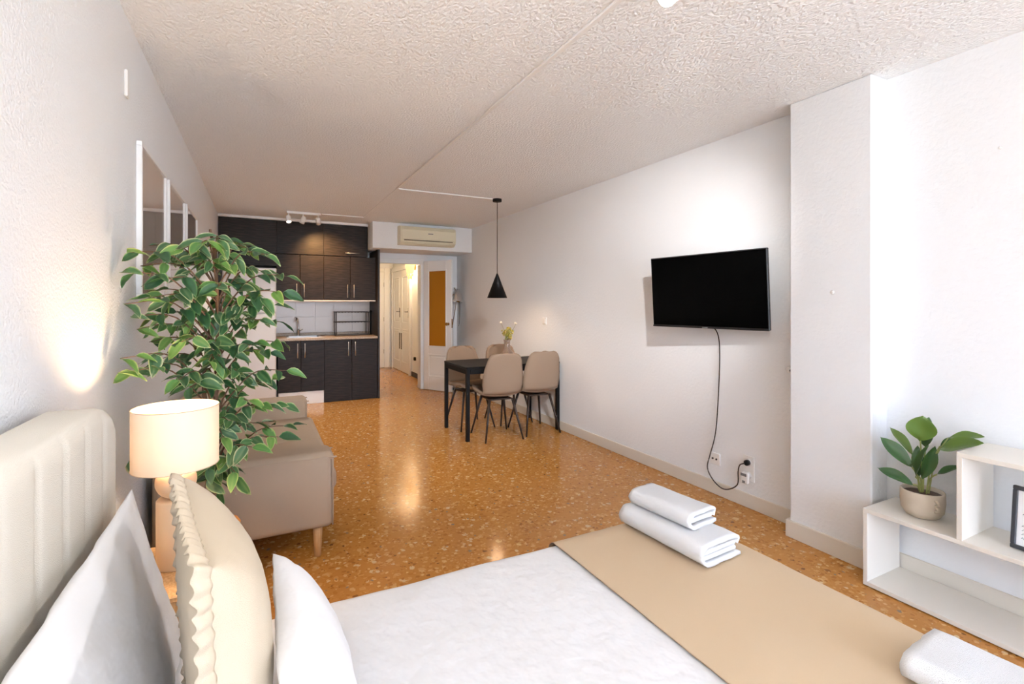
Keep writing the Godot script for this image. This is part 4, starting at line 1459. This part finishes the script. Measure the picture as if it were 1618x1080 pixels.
# ---------------------------------------------------------------- lights on the ceiling
func spot_head(parent: Node, at: Vector3, dir: Vector3, lit: bool, col: Color, energy: float, angle := 40.0, drop := 0.0) -> void:
	var st := S(true)
	tube(st, [at, at + Vector3(0, -0.045 - drop, 0)], 0.008, 8)
	at.y -= drop
	build(st, "stem", M.white_plastic, parent)
	var b := frame_of(dir)
	var xf := Transform3D(Basis(b.x, dir.normalized(), b.x.cross(dir.normalized())), at + Vector3(0, -0.07, 0))
	st = S(true)
	lathe(st, Vector3.ZERO, [Vector2(0, -0.045), Vector2(0.022, -0.045), Vector2(0.028, -0.035), Vector2(0.032, 0.045), Vector2(0.029, 0.045), Vector2(0.026, 0.03), Vector2(0, 0.028)], 18, xf)
	var h := build(st, "spot_head", M.white_plastic, parent)
	st = S(true)
	lathe(st, Vector3.ZERO, [Vector2(0, 0.034), Vector2(0.026, 0.034), Vector2(0.02, 0.042), Vector2(0, 0.044)], 16, xf)
	build(st, "bulb", glow(col, 6.0) if lit else M.white, h)
	if lit: spot(parent, at + Vector3(0, -0.07, 0) + dir.normalized() * 0.055, dir, col, energy, angle, 0.03)

func ceiling_lights() -> void:
	# surface conduits
	var st := S()
	box(st, Vector3(1.228, CEIL - 0.012, -5.0), Vector3(1.25, CEIL, -1.302), 0.002)
	var c := build(st, "cable_conduit", M.white)
	tag(c, "long white cable conduit along the ceiling over the bed", "conduit")
	st = S()
	box(st, Vector3(1.234, CEIL - 0.006, -6.81), Vector3(1.246, CEIL, -5.005), 0.001)
	c = build(st, "cable_conduit", M.ceiling)
	tag(c, "thin painted conduit on the ceiling leading to the kitchen", "conduit")
	st = S()
	box(st, Vector3(1.252, CEIL - 0.012, -4.99), Vector3(2.31, CEIL, -4.968), 0.002)
	c = build(st, "cable_conduit", M.white)
	tag(c, "white cable conduit across the ceiling to the pendant lamp", "conduit")
	st = S()
	box(st, Vector3(0.71, CEIL - 0.012, -6.835), Vector3(1.25, CEIL, -6.813), 0.002)
	c = build(st, "cable_conduit", M.white)
	tag(c, "short white cable conduit joining the kitchen spot rail", "conduit")
	# kitchen rail
	var warm := c8(255, 196, 128)
	var k := thing("spot_rail", "white ceiling rail with three spots before the kitchen cabinets", "spot lights", Vector3(0.3, CEIL, -6.82))
	st = S()
	box(st, Vector3(0, -0.03, -0.018), Vector3(0.4, 0, 0.018), 0.003)
	build(st, "rail", M.white, k)
	spot_head(k, Vector3(0.02, -0.03, 0), Vector3(0.1, -1.0, 0.45), true, c8(255, 244, 230), 4.5, 60.0)
	spot_head(k, Vector3(0.19, -0.03, 0), Vector3(-0.4, -1.0, 0.1), false, warm, 0.0)
	spot_head(k, Vector3(0.37, -0.03, 0), Vector3(0.2, -0.75, -0.75), true, warm, 3.0, 45.0)
	# bed rail: first head in view, the others unseen, placed to light the room
	var day := c8(252, 250, 250)
	var b := thing("spot_rail", "white ceiling rail above the bed, one spot in view, unseen ones placed to light the room", "spot lights", Vector3(1.239, CEIL, -1.3))
	st = S()
	box(st, Vector3(-0.018, -0.03, 0.0), Vector3(0.018, 0, 1.0), 0.003)
	build(st, "rail", M.white, b)
	spot_head(b, Vector3(0, -0.03, 0.07), Vector3(-1.6, -1.5, 0.45), true, day, 1.3, 26.0, 0.03)
	spot_head(b, Vector3(0, -0.03, 0.30), Vector3(0.05, -0.40, -0.90), true, day, 6.5, 31.0)  # unseen spot, placed to light the middle of the room
	spot_head(b, Vector3(0, -0.03, 0.52), Vector3(0.52, -0.30, -0.80), true, day, 6.5, 26.0)  # unseen spot, aimed to brighten the television wall
	# two unseen spots bouncing light off the stucco wall, in place of a flash
	spot_head(b, Vector3(0, -0.03, 0.74), Vector3(-0.85, -0.12, 0.30), true, day, 15.0, 40.0)
	spot_head(b, Vector3(0, -0.03, 0.94), Vector3(-0.85, -0.12, 0.55), true, day, 15.0, 40.0)
	# pendant
	var p := thing("pendant_lamp", "black cone pendant lamp hanging above the dining table", "pendant lamp", Vector3(2.37, CEIL, -4.98))
	st = S(true)
	lathe(st, Vector3.ZERO, [Vector2(0, -0.03), Vector2(0.05, -0.03), Vector2(0.052, -0.025), Vector2(0.052, 0), Vector2(0, 0)], 20)
	build(st, "ceiling_rose", M.black, p)
	st = S(true)
	tube(st, [Vector3(0, -0.03, 0), Vector3(0, -0.84, 0)], 0.0035, 6)
	build(st, "cord", M.black, p)
	st = S(true)
	lathe(st, Vector3.ZERO, [Vector2(0.113, -1.11), Vector2(0.012, -0.848), Vector2(0.008, -0.836), Vector2(0, -0.836)], 28)
	lathe(st, Vector3.ZERO, [Vector2(0, -0.85), Vector2(0.01, -0.852), Vector2(0.1115, -1.1095), Vector2(0.113, -1.11)], 28)
	build(st, "lamp_shade", M.black, p)
	st = S(true)
	lathe(st, Vector3(0, -1.06, 0), [Vector2(0, -0.035), Vector2(0.024, -0.022), Vector2(0.03, 0), Vector2(0.022, 0.025), Vector2(0.013, 0.05), Vector2(0, 0.05)], 16)
	build(st, "bulb", glow(c8(255, 214, 160), 0.9), p)
	omni(p, Vector3(0, -1.06, 0), c8(255, 210, 165), 0.28, 0.06)

# ---------------------------------------------------------------- bedside
func bedside() -> void:
	var n := thing("nightstand", "light wooden nightstand between bed and sofa", "nightstand", Vector3(-0.25, 0, -1.98))
	var st := S()
	box(st, Vector3(-0.2, 0.47, -0.2), Vector3(0.15, 0.49, 0.2), 0.004)
	build(st, "top", M.wood, n)
	st = S()
	box(st, Vector3(-0.19, 0.28, -0.19), Vector3(0.14, 0.47, 0.19), 0.004)
	build(st, "body", M.wood, n)
	st = S()
	box(st, Vector3(0.14, 0.29, -0.18), Vector3(0.155, 0.46, 0.18), 0.003)
	var d := build(st, "drawer", M.wood, n)
	st = S(true)
	lathe(st, Vector3.ZERO, [Vector2(0.006, 0), Vector2(0.006, 0.012), Vector2(0.013, 0.018), Vector2(0, 0.024)], 12, Transform3D(Basis(Vector3.BACK, -PI / 2), Vector3(0.155, 0.375, 0)))
	build(st, "knob", M.steel, d)
	for x in [-0.17, 0.12]:
		for z in [-0.17, 0.17]:
			st = S(true)
			lathe(st, Vector3(x, 0, z), [Vector2(0, 0), Vector2(0.012, 0), Vector2(0.018, 0.28), Vector2(0, 0.28)], 10)
			build(st, "leg", M.wood, n)
	var o := thing("table_lamp", "lit beige drum shade table lamp with wooden ball base", "table lamp", Vector3(-0.253, 0.491, -2.0))
	st = S(true)
	lathe(st, Vector3.ZERO, [Vector2(0, 0), Vector2(0.054, 0), Vector2(0.057, 0.003), Vector2(0.057, 0.222), Vector2(0.053, 0.227), Vector2(0, 0.227)], 28)
	build(st, "column", M.lamp_wood, o)
	st = S(true)
	var pr := []
	for k in 17:
		var a := -PI / 2 + PI * k / 16
		pr.append(Vector2(cos(a) * 0.06, 0.283 + sin(a) * 0.058))
	lathe(st, Vector3.ZERO, pr, 28)
	build(st, "ball", M.lamp_wood, o)
	st = S(true)
	tube(st, [Vector3(0, 0.335, 0), Vector3(0, 0.385, 0)], 0.012, 10)
	build(st, "lamp_holder", M.white_plastic, o)
	st = S(true)
	lathe(st, Vector3(0, 0.43, 0), [Vector2(0, -0.05), Vector2(0.013, -0.045), Vector2(0.028, -0.01), Vector2(0.03, 0.005), Vector2(0.02, 0.027), Vector2(0, 0.034)], 16)
	build(st, "bulb", glow(c8(255, 224, 176), 4.0), o)
	omni(o, Vector3(0, 0.43, 0), c8(255, 214, 168), 0.42, 0.035)
	st = S(true)
	lathe(st, Vector3.ZERO, [Vector2(0.125, 0.336), Vector2(0.125, 0.534)], 48)
	var sh := build(st, "lamp_shade", M.shade, o)
	for y in [0.336, 0.534]:
		st = S(true)
		var ring := []
		for k in 49: ring.append(Vector3(cos(TAU * k / 48) * 0.125, y, sin(TAU * k / 48) * 0.125))
		tube(st, ring, 0.0016, 5, false)
		build(st, "rim", M.lamp_wood, sh)
	st = S(true)
	for k in 3:
		var a := TAU * k / 3
		tube(st, [Vector3(cos(a) * 0.012, 0.375, sin(a) * 0.012), Vector3(cos(a) * 0.124, 0.375, sin(a) * 0.124)], 0.0015, 5)
	build(st, "spider", M.white_plastic, o)

# ---------------------------------------------------------------- ficus
func ray(px: float, py: float) -> Vector3:
	# direction of a photograph pixel in room axes, one metre deep
	var t := atan2(398.0, 775.0)
	var u := (px - 809.0) / 775.0
	return Vector3(u * cos(t) + sin(t), (481.0 - py) / 775.0, -(cos(t) - u * sin(t)))

func ficus() -> void:
	var base := Vector3(-0.215, 0.0, -2.52)
	var pt := thing("planter", "orange wooden planter holding the ficus tree by the sofa", "planter", base)
	var st := S()
	for k in 12:
		st = S()
		var a0 := TAU * k / 12
		var a1 := TAU * (k + 1) / 12
		var gap := 0.012
		var ring := func(a: float, r: float, y: float) -> Vector3: return Vector3(cos(a) * r, y, sin(a) * r)
		var v := []
		for q in [[0.105, 0.0], [0.138, 0.40]]:
			for rr in [0.0, -0.012]:
				v.append(ring.call(a0 + gap, q[0] + rr, q[1])); v.append(ring.call(a1 - gap, q[0] + rr, q[1]))
		# v: 0,1 outer bottom; 2,3 inner bottom; 4,5 outer top; 6,7 inner top
		quad(st, v[1], v[0], v[4], v[5]); quad(st, v[2], v[3], v[7], v[6])
		quad(st, v[5], v[4], v[6], v[7]); quad(st, v[0], v[2], v[6], v[4]); quad(st, v[3], v[1], v[5], v[7]); quad(st, v[0], v[1], v[3], v[2])
		build(st, "stave", M.pot_wood, pt)
	st = S(true)
	lathe(st, Vector3.ZERO, [Vector2(0, 0.004), Vector2(0.092, 0.004), Vector2(0.122, 0.37), Vector2(0, 0.375)], 20)
	build(st, "soil", M.soil, pt)
	var tr := thing("ficus_tree", "tall variegated ficus tree with cream edged leaves beside the lamp", "tree", base + Vector3(0, 0.376, 0))
	var off := tr.position
	# trunks
	var trunk_a := smooth_path([base + Vector3(0.01, 0.379, 0), base + Vector3(0.03, 0.6, 0.01), base + Vector3(0.04, 0.95, -0.01), base + Vector3(0.05, 1.25, 0.02), base + Vector3(0.04, 1.55, 0.0), base + Vector3(0.02, 1.70, 0.0)], 5)
	var trunk_b := smooth_path([base + Vector3(-0.01, 0.379, 0.01), base + Vector3(0.05, 0.65, 0.02), base + Vector3(0.0, 1.0, 0.04), base + Vector3(0.02, 1.3, -0.03)], 5)
	for tk in [trunk_a, trunk_b]:
		st = S(true)
		var rads := []
		var loc := []
		for i in tk.size():
			rads.append(lerpf(0.013, 0.005, float(i) / tk.size()))
			loc.append(tk[i] - off)
		tube(st, loc, rads, 8)
		build(st, "trunk", M.bark, tr)
	var G := [Color(0.035, 0.115, 0.035), Color(0.055, 0.16, 0.045), Color(0.085, 0.22, 0.05), Color(0.028, 0.09, 0.035), Color(0.13, 0.27, 0.05), Color(0.05, 0.14, 0.05)]
	var E := [Color(0.42, 0.52, 0.22), Color(0.50, 0.55, 0.26), Color(0.40, 0.50, 0.16), Color(0.10, 0.22, 0.07), Color(0.55, 0.56, 0.22), Color(0.62, 0.62, 0.36)]
	var kinds := []
	for i in 6: kinds.append(leaf_mesh(0, G[i], E[i], 6, 0.16 + 0.05 * (i % 3), 0.40))
	var r := RandomNumberGenerator.new()
	r.seed = 23
	# tips of twigs read off the photograph; depth is within the crown's own width around the trunk
	var tips := [[200, 398], [190, 430], [196, 480], [236, 388], [262, 400], [290, 392], [318, 384], [345, 378], [372, 384], [398, 396], [418, 402], [452, 436], [446, 462], [420, 430], [392, 424], [362, 410], [332, 414], [300, 418], [262, 440], [232, 460], [206, 500], [216, 520], [190, 566], [186, 590], [208, 586], [240, 470], [276, 470], [310, 460], [346, 452], [380, 452], [412, 470], [432, 482], [442, 508], [410, 505], [376, 496], [340, 500], [304, 505], [268, 515], [236, 540], [256, 566], [282, 600], [300, 612], [318, 596], [340, 540], [366, 540], [398, 545], [426, 556], [444, 540], [452, 585], [430, 600], [402, 590], [374, 585], [350, 590], [330, 570], [366, 625], [392, 632], [420, 640], [448, 640], [462, 672], [440, 690], [412, 668], [384, 668], [360, 664], [398, 706], [372, 702], [356, 730], [376, 752], [346, 770], [322, 782], [330, 740], [352, 690], [204, 728], [222, 420], [286, 540], [325, 530], [248, 500], [355, 478], [395, 480]]
	var leaves := []
	for q in tips:
		var d := ray(q[0], q[1])
		var zz := r.randf_range(-2.72, -2.28)
		if q[1] > 690: zz = r.randf_range(-2.62, -2.38)
		var tip := Vector3(0, 1.37, 0) + d * (zz / d.z)
		if tip.x < -0.445:
			tip = Vector3(0, 1.37, 0) + d * (-0.445 / d.x)
		var tk: Array = trunk_a
		# start on the trunk somewhat below the tip
		var want := clampf(tip.y - 0.05 - 0.45 * Vector2(tip.x - base.x, tip.z - base.z).length(), 0.62, 1.68)
		var s: Vector3 = tk[0]
		for v in tk:
			if abs(v.y - want) < abs(s.y - want): s = v
		var mid := s.lerp(tip, 0.5) + Vector3(0, 0.05 + 0.10 * s.distance_to(tip), 0)
		var path := smooth_path([s, mid, tip], 6)
		st = S(true)
		var loc := []
		var rads := []
		for i in path.size():
			loc.append(path[i] - off)
			rads.append(lerpf(0.004, 0.0014, float(i) / path.size()))
		tube(st, loc, rads, 5)
		build(st, "branch", M.bark, tr)
		var nl := 6
		for i in nl:
			var f := 1.0 - 0.13 * i
			var at: Vector3 = path[int(clampf(f, 0, 1) * (path.size() - 1))]
			var tg: Vector3 = (tip - mid).normalized()
			var side := tg.cross(Vector3.UP).normalized() * (1.0 if i % 2 else -1.0)
			var dir := (tg * (1.0 if i == 0 else 0.35) + side * (0.0 if i == 0 else 0.8) + Vector3(r.randf_range(-0.4, 0.4), r.randf_range(-0.75, 0.15), r.randf_range(-0.4, 0.4))).normalized()
			var ln := r.randf_range(0.07, 0.105)
			var end := at + dir * ln
			if end.x < XL + 0.015: dir.x = abs(dir.x)
			leaves.append([at, dir, ln, r.randf_range(0.42, 0.52), r.randi() % 6, r.randf_range(-0.5, 0.5), r.randf()])
	var rest := S(true)
	var count := 0
	for q in leaves:
		var dir: Vector3 = q[1]
		# the leaf's face looks up, out and to the light
		var nrm := Vector3(r.randf_range(-0.4, 0.6), 0.75, r.randf_range(0.0, 1.0)).normalized()
		var side := dir.cross(nrm).normalized()
		nrm = side.cross(dir).normalized()
		var bs := (Basis(side, nrm, -dir).rotated(dir, q[5])) * Basis.from_scale(Vector3(q[2] * q[3] * 2.0 * 0.5, q[2], q[2]))
		var xf := Transform3D(bs, q[0] - off)
		if count < 300:
			var lf := inst(kinds[q[4]], "leaf", M.leaf, tr)
			lf.transform = xf
		else:
			rest.append_from(kinds[q[4]], 0, xf)
		count += 1
	if count > 300:
		var o := inst(rest.commit(), "foliage", M.leaf, tr)
		o.set_meta("kind", "stuff")

func picture_frames() -> void:
	var zs := [[-2.70, -3.36], [-3.46, -4.13], [-4.24, -4.90]]
	var lb := ["white framed picture on stucco wall, closest of three to the headboard", "white framed picture on stucco wall, middle one of three", "white framed picture on stucco wall, closest of three to the kitchen"]
	for k in 3:
		var z0: float = zs[k][0]
		var z1: float = zs[k][1]
		var o := thing("picture_frame", lb[k], "picture", Vector3(XL, 1.40, (z0 + z1) / 2), 0, "white framed pictures above the sofa")
		var w := (z0 - z1) / 2
		var h := 0.70
		var st := S()
		box(st, Vector3(0, 0, -w), Vector3(0.022, 0.02, w), 0.002)
		box(st, Vector3(0, h - 0.02, -w), Vector3(0.022, h, w), 0.002)
		box(st, Vector3(0, 0.02, -w), Vector3(0.022, h - 0.02, -w + 0.02), 0.002)
		box(st, Vector3(0, 0.02, w - 0.02), Vector3(0.022, h - 0.02, w), 0.002)
		build(st, "frame", M.white, o)
		st = S()
		box(st, Vector3(0.004, 0.02, -w + 0.02), Vector3(0.010, h - 0.02, w - 0.02))
		build(st, "print", M.print, o)
		st = S()
		box(st, Vector3(0.013, 0.02, -w + 0.02), Vector3(0.0155, h - 0.02, w - 0.02))
		build(st, "glass", M.glass, o)
